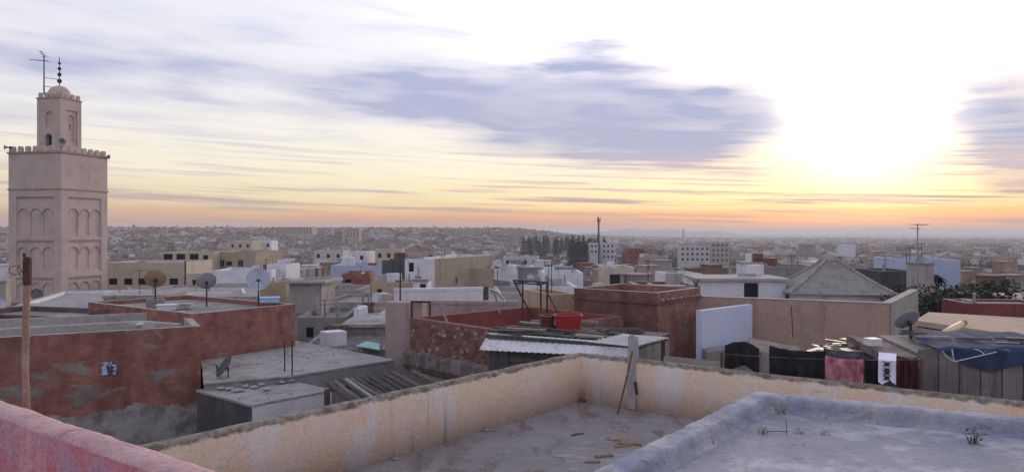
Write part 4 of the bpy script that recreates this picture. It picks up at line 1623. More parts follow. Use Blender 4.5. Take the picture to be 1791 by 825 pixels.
# white long wall with a dark door
pq = rect(690, 845, 35.0, 13, .3)
ww = house('white_wall', 'long whitewashed garden wall with a dark door behind the maroon terrace', [pq[0], pq[1], pq[2], pq[3]], ZY(510, 35.0), 'whitewash', 'whitewash', 0, over=.0, cat='wall')
c0_, c1_ = XY(855, 37.6), XY(888, 38.6)
b = MB()
b.mesh([(c0_.x, c0_.y, 4), (c1_.x, c1_.y, 4), (c1_.x, c1_.y, ZY(536, 38)), (c1_.x - .1, c1_.y, ZY(528, 38)), (c0_.x + .45, c0_.y, ZY(508, 38)), (c0_.x, c0_.y, ZY(503, 38)),
        (c0_.x, c0_.y + .3, 4), (c1_.x, c1_.y + .3, 4), (c1_.x, c1_.y + .3, ZY(536, 38)), (c1_.x - .1, c1_.y + .3, ZY(528, 38)), (c0_.x + .45, c0_.y + .3, ZY(508, 38)), (c0_.x, c0_.y + .3, ZY(503, 38))],
       [(0, 1, 2, 3, 4, 5), (11, 10, 9, 8, 7, 6)] + [(i, 6 + i, 6 + (i + 1) % 6, (i + 1) % 6) for i in range(6)])
b.build('sloping_end', MT['whitewash'], ww)
c_ = XY(848, 37.4)
b = MB(); b.box((c_.x, c_.y, (ZY(503, 37.4) + ZY(536, 37.4)) / 2), (.34, .12, 33 * 37.4 / F)); b.box((c_.x, c_.y - .02, ZY(502, 37.4)), (.42, .2, .06))
b.build('door', MT['shutter'], ww)


# ------------------------------------------------------------------ pole, pipe frames
def frame(name, label, posts, rails, r=.03, mat='rust_dark', base=None):
    o = thing(name, label, 'frame', base)
    for p0, p1 in posts:
        b = MB(); b.tube([p0, p1], r, 8); b.build('post', MT[mat], o)
    for p0, p1 in rails:
        b = MB(); b.tube([p0, p1], r * .9, 8); b.build('rail', MT[mat], o)
    return o


q = XY(700, 26.6)
b = MB(); b.tube([(q.x, q.y, ZY(556, 26.6)), (q.x, q.y, ZY(500, 26.6)), (q.x + .01, q.y, ZY(452, 26.6))], [.035, .03, .022], 8)
tag(b.build('steel_pole', MT['metal_dark'], origin=(q.x, q.y, ZY(556, 26.6))), 'tall thin dark pole rising left of the maroon terrace', 'pole')
Yq = 25.6
frame('pipe_frame', 'small dark pipe goalpost frame at the left of the maroon terrace',
      [(P(720, 560, Yq), P(720, 526, Yq)), (P(752, 560, Yq), P(752, 528, Yq))], [(P(719, 527, Yq), P(753, 528, Yq))], .035, base=P(736, 560, Yq))
Yq = 23.2
frame('pipe_frame', 'tall rusty pipe frame with slanted braces behind the red basin',
      [(P(914, 580, Yq), P(914, 492, Yq)), (P(957, 572, Yq), P(957, 494, Yq)), (P(946, 560, Yq + 1.5), P(946, 497, Yq + 1.5))],
      [(P(897, 490, Yq), P(957, 494, Yq)), (P(900, 494, Yq + 1.5), P(946, 497, Yq + 1.5)), (P(898, 490, Yq), P(932, 556, Yq + .3)), (P(955, 508, Yq), P(979, 552, Yq - .5)), (P(957, 494, Yq), P(946, 497, Yq + 1.5))], .03, 'rust_dark', P(930, 575, Yq))
for (p0, p1, lab) in ((P(768, 530, 24.6), P(782, 562, 24.4), 'pale stick leaning on the maroon terrace wall by the goalpost frame'),
                      (P(866, 514, 27.5), P(874, 548, 27.4), 'pale stick leaning near the dark door of the white wall')):
    b = MB(); b.beam(p1, p0, .06, .05); tag(b.build('leaning_batten', MT['wood_pale'], origin=p1), lab, 'batten')

# ------------------------------------------------------------------ shed with white fascia
zs6 = EYE - 2.6
a6, c6 = XY(845, 18.6), XY(1115, 16.7)
d6 = (c6 - a6).normalized(); n6 = Vector((-d6.y, d6.x)); L6 = (c6 - a6).length
shed = thing('tin_shed', 'tin shed with a white sheet eave just beyond the orange parapet', 'shed', (a6.x + 1.5, a6.y, 0))
b = MB()
# white sheet: sloping corrugated eave
nx = 90
vs_ = []
for i in range(nx + 1):
    t = i / nx
    wv = .010 * math.sin(t * L6 / .16 * 2 * PI)
    for (k, dz) in ((.30, .03), (-.20, -.33 + .14 * t)):
        p_ = a6 + d6 * (L6 * t) + n6 * k
        vs_.append((p_.x, p_.y, zs6 + dz + wv * (1 if k < 0 else .4) + .01))
        vs_.append((p_.x, p_.y, zs6 + dz + wv * (1 if k < 0 else .4)))
fs = []
for i in range(nx):
    o_ = i * 4
    fs += [(o_, o_ + 2, o_ + 6, o_ + 4), (o_ + 1, o_ + 5, o_ + 7, o_ + 3), (o_ + 2, o_ + 3, o_ + 7, o_ + 6), (o_, o_ + 4, o_ + 5, o_ + 1)]
b.mesh(vs_, fs)
b.build('eave_sheet', MT['white_sheet'], shed)
b = MB(); corrugated(b, a6 + d6 * .12 + n6 * .05, a6 + d6 * .72 + n6 * .03, 9.5, zs6 - .16, .11, .02); b.build('wall_sheet', MT['sheet_grey'], shed)
b = MB(); corrugated(b, a6 + d6 * .73 + n6 * .05, a6 + d6 * 3.9 + n6 * .05, 9.5, zs6 - .12, .16, .022, horiz=True); b.build('wall_sheet', MT['sheet_grey'], shed)
b = MB()
f6 = [a6 + n6 * .12, c6 + n6 * .12, c6 + n6 * 2.6, a6 + n6 * 2.6]
b.prism(f6, zs6 - .06, zs6 + .015)
b.build('roof', MT['soot'], shed)
b = MB()
b.prism([a6 + d6 * .1 + n6 * .1, c6 + n6 * .1, c6 + n6 * 2.5, a6 + d6 * .1 + n6 * 2.5], 0, zs6 - .07)
b.build('wall', MT['concrete_dark'], shed)
FOOT.append((f6, zs6))
rnd = random.Random(9)
for i in range(34):
    t, k = rnd.uniform(.05, .75), rnd.uniform(.3, 2.4)
    p_ = a6 + d6 * (L6 * t) + n6 * k
    an = math.atan2(d6.y, d6.x) + rnd.gauss(0, .25)
    ln = rnd.uniform(.5, 1.4)
    b = MB(); v_ = Vector((math.cos(an), math.sin(an), rnd.uniform(-.05, .05))) * ln / 2
    z_ = zs6 + .045 + .05 * (i % 4) * .5
    b.beam(Vector((p_.x, p_.y, z_)) - v_, Vector((p_.x, p_.y, z_)) + v_, rnd.uniform(.06, .2), rnd.uniform(.02, .05))
    b.build('loose_board', MT[rnd.choice(['soot', 'wood_dark', 'soot', 'sheet_grey', 'wood_dark', 'soot', 'wood_pale', 'concrete_dark'])], shed)
b = MB()
e0, e1 = a6 + d6 * .1 + n6 * 2.5, a6 + d6 * 2.0 + n6 * 2.7
b.beam((e0.x, e0.y, zs6 + .1), (e1.x, e1.y, zs6 + .16), .08, .08)
b.build('edge_batten', MT['wood_pale'], shed)
b = MB()
for i in range(3):
    p_ = a6 + d6 * (3.0 + i * .12) + n6 * (1.7 + .1 * i)
    v_ = Vector((d6.x, d6.y, 0)) * .75
    rock(b, (p_.x, p_.y, zs6 + .10), (.38, .14, .09), i * 3.3)
b.build('black_bundle', MT['soot'], shed)

# red plastic basin and barrel on the shed roof
Yr = 19.6
cr_ = P(994, 577, Yr)
bas = thing('red_plastic_tub', 'bright red plastic tub standing on the shed roof', 'tub', cr_)
b = MB()
rx, ry, hh = .38, .27, 27 * Yr / F
n = 32
pr = [(1.0, 0), (1.03, hh * .5), (1.08, hh * .93), (1.16, hh * .95), (1.16, hh), (1.05, hh), (.99, hh * .5), (.95, .04), (0.001, .04)]
b.mesh([(cr_.x + rx * s_ * .86 * (abs(math.cos(a_)) ** .5) * (1 if math.cos(a_) >= 0 else -1), cr_.y + ry * s_ * (abs(math.sin(a_)) ** .5) * (1 if math.sin(a_) >= 0 else -1), cr_.z + z_) for s_, z_ in pr for a_ in [2 * PI * k / n for k in range(n)]],
       [(i * n + j, i * n + (j + 1) % n, (i + 1) * n + (j + 1) % n, (i + 1) * n + j) for i in range(len(pr) - 1) for j in range(n)])
b.build('tub_wall', MT['red_plastic'], bas, smooth=False)
for k, xx in enumerate((-.24, -.10, .06, .21)):
    b = MB(); b.tube([(cr_.x + xx, cr_.y - ry * 1.08, cr_.z + hh * .25), (cr_.x + xx + .02, cr_.y - ry * 1.10, cr_.z + hh * .72)], .012, 6)
    b.build('rib', MT['red_plastic'], bas)
cb = P(957, 577, Yr + .15)
bar = thing('rusty_barrel', 'dark rusty barrel beside the red tub on the shed roof', 'barrel', cb)
b = MB(); hb = 26 * Yr / F
b.lathe(cb, [(.001, 0), (.18, 0), (.185, hb * .32), (.195, hb * .34), (.185, hb * .36), (.185, hb * .66), (.195, hb * .68), (.185, hb * .7), (.18, hb), (.165, hb), (.165, hb - .03), (.001, hb - .03)], 20)
b.build('drum', MT['barrel'], bar)
b = MB(); b.lathe(cb, [(.195, hb - .012), (.20, hb), (.195, hb + .014), (.17, hb + .012)], 20); b.build('rim', MT['wood_pale'], bar)

# slatted panel lying on the shed roof edge
qs = [P(1032, 597, 16.55), P(1112, 605, 15.9), P(1168, 591, 17.2), P(1088, 584, 17.9)]
sp = thing('slatted_panel', 'pale slatted panel lying flat beside the column stump', 'panel', tuple((qs[0] + qs[2]) / 2))
for i in range(9):
    t = i / 8
    b = MB()
    p0, p1 = qs[0].lerp(qs[3], t), qs[1].lerp(qs[2], t)
    b.beam(p0, p1, .06, .022)
    b.build('slat', MT['white_sheet'], sp)
for s_ in (.02, .5, .98):
    b = MB(); b.beam(qs[0].lerp(qs[1], s_) - Vector((0, 0, .035)), qs[3].lerp(qs[2], s_) - Vector((0, 0, .035)), .07, .05); b.build('bearer', MT['wood_dark'], sp)
for q_ in (qs[1], qs[2]):
    b = MB()
    b.beam((q_.x - .1, q_.y + .05, zs6 - 1.8), (q_.x - .1, q_.y + .05, q_.z - .06), .08, .08, up=(1, 0, 0))
    b.build('prop', MT['wood_dark'], sp)

# ------------------------------------------------------------------ central brick house
zt7 = EYE - 2.1
N7 = Vector((5.0, 25.5)); a7 = R(50)
d7 = Vector((math.cos(a7), math.sin(a7))); n7 = Vector((-d7.y, d7.x))
pts7 = [N7, N7 + d7 * 3.25, N7 + d7 * 3.25 + n7 * 3.5, N7 + n7 * 3.5]
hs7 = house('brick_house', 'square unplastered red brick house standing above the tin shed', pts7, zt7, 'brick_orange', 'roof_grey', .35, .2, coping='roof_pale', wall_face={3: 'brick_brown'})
b = MB()
o_ = inset(pts7, -.05)
b.prism(o_, zt7 - .40, zt7 - .30)
b.build('ring_beam', MT['brick_brown'], hs7)
rnd = random.Random(3)
for i in range(9):
    p_ = N7 + d7 * (.3 + i * .33) - n7 * .035
    b = MB(); rock(b, (p_.x, p_.y, zt7 - .27), (.07 * rnd.uniform(.7, 1.5), .05, .05), i * 7.7); b.build('loose_stone', MT[rnd.choice(['concrete', 'brown_plaster'])], hs7)
b = MB(); p0 = N7 - Vector((1.3, -.3)); b.tube([P(1089, 596, 24.8), P(1096, 562, 24.8)], .02, 6)
tag(b.build('steel_rod', MT['rust_dark'], origin=P(1089, 596, 24.8)), 'thin rusty rod against the dark side of the square brick house', 'rod')
house('tan_house', 'plain tan wall left of the square brick house', rect(962, 1012, 29.5, 20, 3), ZY(515, 29.5), 'ochre', 'roof_grey', .15, .2)

# white free wall and long salmon wall
a8, c8 = XY(1227, 25.4), XY(1316, 27.6)
d8 = (c8 - a8).normalized(); n8 = Vector((-d8.y, d8.x))
b = MB()
zA, zB = ZY(543, 25.4), ZY(532, 27.6)
pl = [a8, c8, c8 + n8 * .22, a8 + n8 * .22]
b.mesh([(p.x, p.y, 8.6) for p in pl] + [(pl[0].x, pl[0].y, zA), (pl[1].x, pl[1].y, zB), (pl[2].x, pl[2].y, zB), (pl[3].x, pl[3].y, zA)],
       [(3, 2, 1, 0), (4, 5, 6, 7), (0, 1, 5, 4), (1, 2, 6, 5), (2, 3, 7, 6), (3, 0, 4, 7)])
tag(b.build('white_wall', MT['whitewash_blue'], origin=(a8.x, a8.y, 8.6)), 'bright whitewashed wall right of the square brick house', 'wall')
b = MB()
sweep(b, [a8 + Vector((.0, -.3)), a8 + d8 * 1.6 + Vector((.1, -.35)), c8 + Vector((.15, -.3))], [(.1, 8.0), (-.12, 8.0), (-.1, ZY(606, 26) - .05), (.05, ZY(603, 26))], .2, .05, 3)
tag(b.build('broken_wall', MT['concrete_dark'], origin=(a8.x, a8.y, 8)), 'crumbled grey wall foot below the whitewashed wall', 'wall')
e8, g8, k8 = XY(1220, 28.9), XY(1556, 26.1), XY(1606, 32.6)
zt8 = EYE - 2.5
dsw = (g8 - e8).normalized(); nsw = Vector((-dsw.y, dsw.x)); drw = (k8 - g8).normalized(); nrw = Vector((-drw.y, drw.x))
sal = house('salmon_wall', 'long plain salmon-plastered wall below the pyramid roof', [e8, g8, g8 + nsw * .28 - dsw * .05, e8 + nsw * .28], zt8 - .03, 'salmon', 'concrete', 0, over=.02, cap=.03, cat='wall')
house('grey_return_wall', 'grey side wall running back from the right end of the salmon wall', [g8 + drw * .32, k8, k8 + nrw * .28, g8 + nrw * .28 + drw * .32], zt8 - .05, 'grey_plaster', 'roof_pale', 0, over=.02, cap=.03, cat='wall')
house('courtyard_floor', 'low grey roof inside the salmon wall', [e8 + nsw * .5, g8 + nsw * .5 - dsw * .3, k8 + Vector((-1, 4)), e8 + Vector((2, 9))], EYE - 5.2, 'grey_plaster', 'roof_grey', 0, register=False)
for px, y0, y1, Yd, lab in ((1384, 590, 535, 26.9, 'thin dark stick standing against the salmon wall'),):
    b = MB(); b.tube([P(px + 3, y0, Yd), P(px, y1, Yd)], .016, 6); tag(b.build('thin_stick', MT['rust_dark'], origin=P(px + 3, y0, Yd)), lab, 'stick')

# grey-white hut with a dark doorway
house('white_hut', 'white hut with a grey slab roof and dark doorway above the salmon wall', rect(1222, 1374, 39.0, -3, 3.5), ZY(491, 39.0), 'whitewash', 'concrete', 0, over=.18, wins=[(0, 2.72, .10, .75, .85, 'dark')])
house('white_roof_room', 'small white roof room behind the grey slab hut', rect(1306, 1352, 50.0, -4, 3.0), ZY(463, 50.0), 'whitewash', 'roof_pale', 0, over=.05)
house('dark_wall_house', 'dark stained house left of the pyramid roof', rect(1346, 1432, 47.0, -8, 4.0), ZY(466, 47.0), 'concrete_dark', 'roof_grey', .15, .2)
house('dark_wall_house', 'dark stained house right of the pyramid roof', rect(1540, 1606, 45.0, -4, 4.0), ZY(474, 45.0), 'soot', 'roof_grey', .15, .2)
house('grey_pier_house', 'narrow grey plaster block beside the tall aerial', rect(1605, 1633, 42.0, 0, 1.2), ZY(464, 42.0), 'grey_plaster', 'roof_grey', .0, over=.03)

# pyramid roof
Yp = 37.0
p0, p1 = XY(1380, Yp), XY(1570, Yp - .9)
dp_ = (p1 - p0).normalized(); np_ = Vector((-dp_.y, dp_.x)); Wp = (p1 - p0).length
pp_ = [p0, p1, p1 + np_ * Wp, p0 + np_ * Wp]
ze = ZY(514, Yp)
ap = ZY(446, Yp + 2.5)
cp = (pp_[0] + pp_[2]) / 2
pyr = house('pyramid_roof_house', 'square house with a grey tiled pyramid roof and white hips', inset(pp_, .35), ze + .02, 'whitewash', 'concrete', .03, .2)
pcol = [o for o in pyr.children if o.name.startswith('roof') or o.name.startswith('parapet')]
for o in pcol:
    bpy.data.objects.remove(o)
b = MB()
NC = 22
for i in range(4):
    A_, B_ = pp_[i], pp_[(i + 1) % 4]
    for k in range(NC):
        t0, t1 = k / NC, (k + 1) / NC
        cv = lambda t: t + .10 * math.sin(PI * t) * -1 * .6
        z0, z1 = ze + (ap - ze) * cv(t0), ze + (ap - ze) * cv(t1)
        q = [A_.lerp(cp, t0), B_.lerp(cp, t0), B_.lerp(cp, t1), A_.lerp(cp, t1)]
        b.face([(q[0].x, q[0].y, z0 + .025), (q[1].x, q[1].y, z0 + .025), (q[2].x, q[2].y, z1 + .005), (q[3].x, q[3].y, z1 + .005)])
        b.face([(q[0].x, q[0].y, z0 - .02), (q[1].x, q[1].y, z0 - .02), (q[1].x, q[1].y, z0 + .025), (q[0].x, q[0].y, z0 + .025)])
b.face([(p.x, p.y, ze - .02) for p in reversed(pp_)])
b.build('roof', MT['roof_tile'], pyr)
for i in range(4):
    A_ = pp_[i]
    b = MB()
    pts_ = []
    for k in range(9):
        t = k / 8 * .97
        q = A_.lerp(cp, t)
        pts_.append((q.x, q.y, ze + (ap - ze) * (t - .06 * math.sin(PI * t)) + .05))
    b.tube(pts_, .075, 6)
    b.build('hip_cap', MT['roof_pale'], pyr)
b = MB(); b.lathe((cp.x, cp.y, ap - .22), [(.42, -.05), (.33, .14), (.18, .26), (.001, .31)], 10); b.build('apex_cap', MT['roof_pale'], pyr)
o = aerial(P(1605, 515, 40.5), P(1605, 391, 40.5), 'tall thin television aerial right of the pyramid roof', [(.985, R(20), .9, 6, 0.0), (.93, R(160), .5, 4, 0.1)], .045, mat='metal_grey')

# pale blue house, palm and bushes
house('pale_blue_house', 'broad pale blue house behind the palm', rect(1576, 1680, 66.0, -10, 8.0), ZY(454, 66.0), 'pale_blue', 'roof_pale', .3, .2, wins=[(0, 4.7, 1.6, .5, .8, 'dark')])
house('maroon_house', 'dark maroon wall at the right edge beyond the tan slab', rect(1690, 1840, 31.0, -6, 2.2), ZY(530, 31.0), 'maroon', 'roof_grey', .1, .2, coping='roof_grey')
house('pink_roof_house', 'low pinkish flat roof above the maroon wall at the right edge', rect(1726, 1900, 37.0, -8, 4.0), ZY(527, 37.0), 'mauve_plaster', 'salmon', 0, over=.06)
# tan slab roof
zt9 = EYE - 2.3
q9 = [XY(1786, 16.45), XY(1880, 17.6), XY(1880, 19.5), XY(1624, 21.2), XY(1600, 19.4)]
h9 = house('tan_slab_house', 'grey hut under a sloping tan slab roof at the right edge', [XY(1606, 19.2), XY(1784, 16.9), XY(1880, 19.0), XY(1640, 21.0)], zt9 - .18, 'grey_plaster', 'slab_tan', .05, .1)
b = MB()
b.prism([XY(1600, 19.35), XY(1785, 16.45), XY(1880, 17.3), XY(1880, 19.2), XY(1624, 21.3)], zt9 - .14, zt9)
b.build('slab', MT['slab_tan'], h9)
cp0, cp1 = P(1641, 589, 15.6), P(1682, 567, 16.2)
pipe = thing('cream_pipe', 'cream drain pipe with a dark orange end tilted across the tan slab', 'pipe', cp0)
b = MB(); b.tube([cp0, cp1], [.085, .08], 14); b.build('tube', MT['cream_pipe'], pipe, smooth=True)
b = MB(); b.tube([cp1, cp1.lerp(cp0, -.12), cp1.lerp(cp0, -.2)], [.07, .065, .03], 10); b.build('end_piece', MT['rust'], pipe)
b = MB(); b.tube([cp0.lerp(cp1, -.3) - Vector((.02, 0, .02)), cp0.lerp(cp1, .1)], [.025, .03], 8); b.build('spigot', MT['concrete'], pipe)
b = MB(); b.beam((cp0.x + .15, cp0.y + .1, 9.5), (cp0.x + .15, cp0.y + .1, cp0.z + .0), .05, .05, up=(1, 0, 0)); b.build('prop', MT['wood_dark'], pipe)

# ------------------------------------------------------------------ huts and washing behind the right-hand parapet
outw = Vector((-dr.y, dr.x))                       # away from the terrace


def wl(px, k=0.0):
    """point on the line of the right-hand parapet at heading px, k metres beyond it"""
    t = (px - 895.5) / F
    o_ = K + outw * k
    s_ = (t * o_.y - o_.x) / (dr.x - t * dr.y)
    return o_ + dr * s_


hut = thing('tarp_shed', 'weathered plank shed under a dark blue tarpaulin at the right edge', 'shed', (*wl(1720, .8), 0))
s0, s1 = XY(1606, 12.4), XY(1880, 12.0)
ds = (s1 - s0).normalized(); ns = Vector((-ds.y, ds.x))
Ls = (s1 - s0).length
npl = 22
for i in range(npl):
    p0, p1 = s0 + ds * (Ls * i / npl), s0 + ds * (Ls * (i + .94) / npl)
    c_ = (p0 + p1) / 2
    top = EYE - 1.96 + .03 * math.sin(i * 1.7)
    b = MB(); b.box((c_.x + ns.x * .012 * (i % 3), c_.y + ns.y * .012 * (i % 3), (top + 9.6) / 2), ((p1 - p0).length, .03, top - 9.6), math.atan2(ds.y, ds.x))
    b.build('plank', MT['shed_plank' if i % 3 else 'shed_plank2'] if 'shed_plank' in MT else MT['sheet_grey'], hut)
b = MB()
b.prism([s0 + ns * .03, s1 + ns * .03, s1 + ns * 2.2, s0 + ns * 2.2], 9.6, EYE - 2.02)
b.build('body', MT['concrete_dark'], hut)
# tarpaulin: roof sheet that spills over the front
b = MB()
nx_, nz_ = 50, 14
for i in range(nx_ + 1):
    t = .12 + .9 * i / nx_
    drop = .30 * sstep(.12, .32, t) * (1 - .45 * sstep(.55, 1.0, t)) + .05 * math.sin(t * 17)
    for j in range(nz_ + 1):
        s_ = j / nz_
        if s_ < .55:
            k = 2.0 * (1 - s_ / .55) - .02
            z_ = EYE - 1.93 + .05 * (1 - s_ / .55) + .03 * noise.noise(Vector((t * 9, k * 2, 0)))
        else:
            k = -.03 - .05 * (s_ - .55) + .02 * math.sin(t * 40 + s_ * 5)
            z_ = EYE - 1.93 - drop * (s_ - .55) / .45
        p_ = s0 + ds * (Ls * t) + ns * k
        b.v.append(Vector((p_.x, p_.y, z_)))
for i in range(nx_):
    for j in range(nz_):
        a_ = i * (nz_ + 1) + j
        b.f.append((a_, a_ + 1, a_ + nz_ + 2, a_ + nz_ + 1)); b.mi.append(0)
tarp = b.build('tarpaulin', MT['tarp_blue'], hut, smooth=True)
b = MB()
def fp(px, py, k=-.10):
    q_ = wl(px, .55 + k) if k > 0 else XY(px, 12.0)
    return Vector((q_.x, q_.y, ZY(py, q_.y)))
for pts_ in ([(1648, 614), (1657, 624), (1669, 632)], [(1669, 632), (1700, 625), (1743, 615)], [(1665, 610), (1667, 622), (1669, 632)], [(1705, 610), (1716, 614), (1721, 619)]):
    b.tube([fp(*q_) for q_ in pts_], .008, 6)
b.build('rope', MT['rope'], tarp)
b = MB()
rnd = random.Random(21)
for i in range(7):
    t, k = rnd.uniform(.1, 1.0), rnd.uniform(.2, 1.4)
    p_ = s0 + ds * (Ls * t) + ns * k
    an = math.atan2(ds.y, ds.x) + rnd.gauss(0, .15)
    v_ = Vector((math.cos(an), math.sin(an), 0)) * rnd.uniform(.2, .6)
    b = MB(); b.beam(Vector((p_.x, p_.y, EYE - 1.88 + .02 * (i % 3))) - v_, Vector((p_.x, p_.y, EYE - 1.875 + .02 * (i % 3))) + v_, .06, .03)
    b.build('loose_batten', MT[rnd.choice(['wood_dark', 'wood_dark', 'sheet_grey', 'concrete'])], hut)

# junk-roofed hut
jh = thing('junk_roof_hut', 'low dark hut whose roof is heaped with boards and scrap behind the washing', 'hut', (*wl(1460, 2.4), 0))
j0, j1 = wl(1385, 1.9), wl(1545, 1.7)
dj = (j1 - j0).normalized(); nj = Vector((-dj.y, dj.x)); Lj = (j1 - j0).length
zj = EYE - 2.28
b = MB(); b.prism([j0, j1, j1 + nj * 2.2, j0 + nj * 2.2], 9.0, zj - .05); b.build('wall', MT['soot'], jh)
b = MB(); b.prism([j0 - nj * .1 - dj * .1, j1 - nj * .1, j1 + nj * 2.25, j0 + nj * 2.25 - dj * .1], zj - .045, zj); b.build('roof', MT['sheet_grey'], jh)
rnd = random.Random(33)
for i in range(46):
    p_ = j0 + dj * rnd.uniform(0, Lj) + nj * rnd.uniform(-.05, 2.1)
    an = math.atan2(dj.y, dj.x) + rnd.gauss(0, .5)
    v_ = Vector((math.cos(an), math.sin(an), rnd.uniform(-.12, .12))) * rnd.uniform(.10, .36)
    z_ = zj + .03 + rnd.uniform(0, .15)
    b = MB(); b.beam(Vector((p_.x, p_.y, z_)) - v_, Vector((p_.x, p_.y, z_)) + v_, rnd.uniform(.05, .22), rnd.uniform(.010, .03))
    b.build('scrap_board', MT[rnd.choice(['wood_dark', 'wood_pale', 'sheet_grey', 'soot', 'concrete_dark', 'brown_plaster', 'wood_dark', 'soot'])], jh)
b = MB()
for i in range(5):
    p_ = j0 + dj * (Lj * .55 + i * .14) + nj * (1.0 + .15 * i)
    rock(b, (p_.x, p_.y, zj + .10), (.22, .2, .13), i * 5.1)
b.build('scrap_heap', MT['rubble'], jh)
c_ = fp(1527, 597, 1.6)
b = MB(); b.box(c_, (.22, .2, .12), .3); b.build('white_can', MT['white_sheet'], jh)
# dark hut body between the washing and the tarp shed
k0, k1 = wl(1545, 1.5), wl(1612, 1.1)
house('dark_hut', 'dark low hut between the junk roof and the tarp shed', [k0, k1, k1 + ns * 2.0, k0 + ns * 2.0], EYE - 2.14, 'soot', 'rubble', 0, over=.05)
house('grey_hut', 'crumbling grey hut wall below the whitewashed wall', [wl(1312, 6.2), wl(1395, 5.4), wl(1395, 7.4), wl(1312, 8.2)], EYE - 3.05, 'grey_plaster', 'rubble', 0, over=.03)
house('low_dark_roof', 'low dark roof just beyond the parapet right of the column stump', [wl(1165, 1.3), wl(1268, 1.3), wl(1268, 2.8), wl(1165, 2.8)], EYE - 2.72, 'soot', 'soot', 0, over=.05, cap=.05, cat='hut')
sat_dish(fp(1588, 560, 3.4), .24, R(100), R(40), EYE - 2.14, 'grey satellite dish tilted back above the dark hut', 'dish_grey')

# washing line
line = thing('washing_line', 'thin washing line strung behind the right-hand orange parapet', 'line', (*wl(1400, .3), EYE - 2.3))
la, lb = wl(1262, .32), wl(1612, .32)
zla, zlb = ZY(618, la.y), ZY(628, lb.y)
b = MB()
pts_ = []
for i in range(13):
    t = i / 12
    p_ = la.lerp(lb, t)
    pts_.append((p_.x, p_.y, zla + (zlb - zla) * t - .04 * 4 * t * (1 - t)))
b.tube(pts_, .003, 5)
b.build('cord', MT['metal_grey'], line)
for p_, z_ in ((la, zla), (lb, zlb)):
    b = MB()
    b.beam((p_.x, p_.y, 9.5), (p_.x, p_.y, z_ + .02), .04, .04, up=(1, 0, 0))
    b.build('post', MT['wood_dark'], line)


def hang(name, label, px0, px1, py0, py1, k, mat, cat='cloth', nf=4, fold=.02, sag=.02, seed=0., group='washing on the line'):
    a_, c_ = wl(px0, k), wl(px1, k)
    Ym = (a_.y + c_.y) / 2
    b = MB()
    cloth(b, a_, c_, ZY(py1, Ym), ZY(py0, Ym), sag, fold, nf, seed=seed)
    m_ = (a_ + c_) / 2
    return tag(b.build(name, MT[mat] if isinstance(mat, str) else mat, origin=(m_.x, m_.y, ZY(py1, Ym)), smooth=True), label, cat, group)


hang('black_blanket', 'black blanket, leftmost piece of washing', 1268, 1328, 606, 652, .36, 'tarp_black', nf=3, sag=-.09, fold=.04, seed=1)
hang('black_blanket', 'wide black blanket hanging left of the pink rug', 1346, 1444, 608, 670, .34, 'tarp_black', nf=5, seed=2, sag=.04, fold=.04)
hang('grey_cloth', 'grey folded cloth showing between the two black blankets', 1320, 1350, 612, 655, .42, 'concrete_dark', nf=2, seed=4)
hang('pink_rug', 'pink patterned rug hung over the line', 1443, 1510, 624, 672, .30, 'rug_pink', nf=4, fold=.022, sag=.025, seed=3)
hang('grey_cloth', 'dark grey cloth folded above the pink rug', 1440, 1512, 610, 628, .33, 'sheet_grey', nf=2, seed=5)
hang('black_cloth', 'narrow black cloth between the pink rug and the white towel', 1512, 1537, 627, 675, .32, 'tarp_black', nf=2, fold=.03, sag=.02, seed=6)
hang('maroon_cloth', 'dark maroon cloth right of the white towel', 1569, 1606, 622, 680, .34, 'cloth_maroon', nf=3, fold=.035, sag=.03, seed=7)
a_, c_ = wl(1536, -.245), wl(1567, -.245)
Ym = (a_.y + c_.y) / 2
tw = thing('white_towel', 'white towel with black motifs hanging over the parapet top', 'towel', (*((a_ + c_) / 2), ZY(669, Ym)), 'washing on the line')
b = MB()
cloth(b, a_, c_, ZY(669, Ym), ZY(630, Ym), .0, .008, 2, nx=16)
b.build('cloth', MT['cloth_white'], tw, smooth=True)
a2_, c2_ = wl(1536, -.235), wl(1567, .30)
b = MB()
q0, q1, q2, q3 = wl(1536, -.25), wl(1567, -.25), wl(1568, .31), wl(1537, .31)
zt_ = ZY(630, Ym)
b.mesh([(q0.x, q0.y, zt_), (q1.x, q1.y, zt_ + .004), (q2.x, q2.y, zt_ + .03), (q3.x, q3.y, zt_ + .03), (q0.x, q0.y, zt_ - .006), (q1.x, q1.y, zt_ - .006), (q2.x, q2.y, zt_ + .02), (q3.x, q3.y, zt_ + .02)],
       [(0, 1, 2, 3), (7, 6, 5, 4), (0, 4, 5, 1), (1, 5, 6, 2), (2, 6, 7, 3), (3, 7, 4, 0)])
b.build('top_fold', MT['cloth_white'], tw)
nt_ = Vector((dr.y, -dr.x)) * .016
for i, py in enumerate((636, 645, 651, 660)):
    b = MB()
    m_ = wl(1551.5, -.245) + nt_
    z_ = ZY(py, Ym)
    w_, h_ = .055, (.035 if i != 1 else .022)
    pr = [(-w_, -h_), (w_ * .5, -h_ * .7), (w_, -h_), (w_ * .45, 0), (w_, h_), (-w_ * .1, h_ * .7), (-w_, h_), (-w_ * .45, 0)]
    k0_ = [(m_.x + dr.x * x_, m_.y + dr.y * x_, z_ + y_) for x_, y_ in pr]
    k1_ = [(x_ + nt_.x * .2, y_ + nt_.y * .2, z__) for x_, y_, z__ in k0_]
    n_ = len(pr)
    b.mesh(k0_ + k1_, [tuple(range(n_, 2 * n_))] + [(i_, (i_ + 1) % n_, n_ + (i_ + 1) % n_, n_ + i_) for i_ in range(n_)])
    b.build('motif', MT['cloth_motif'], tw)

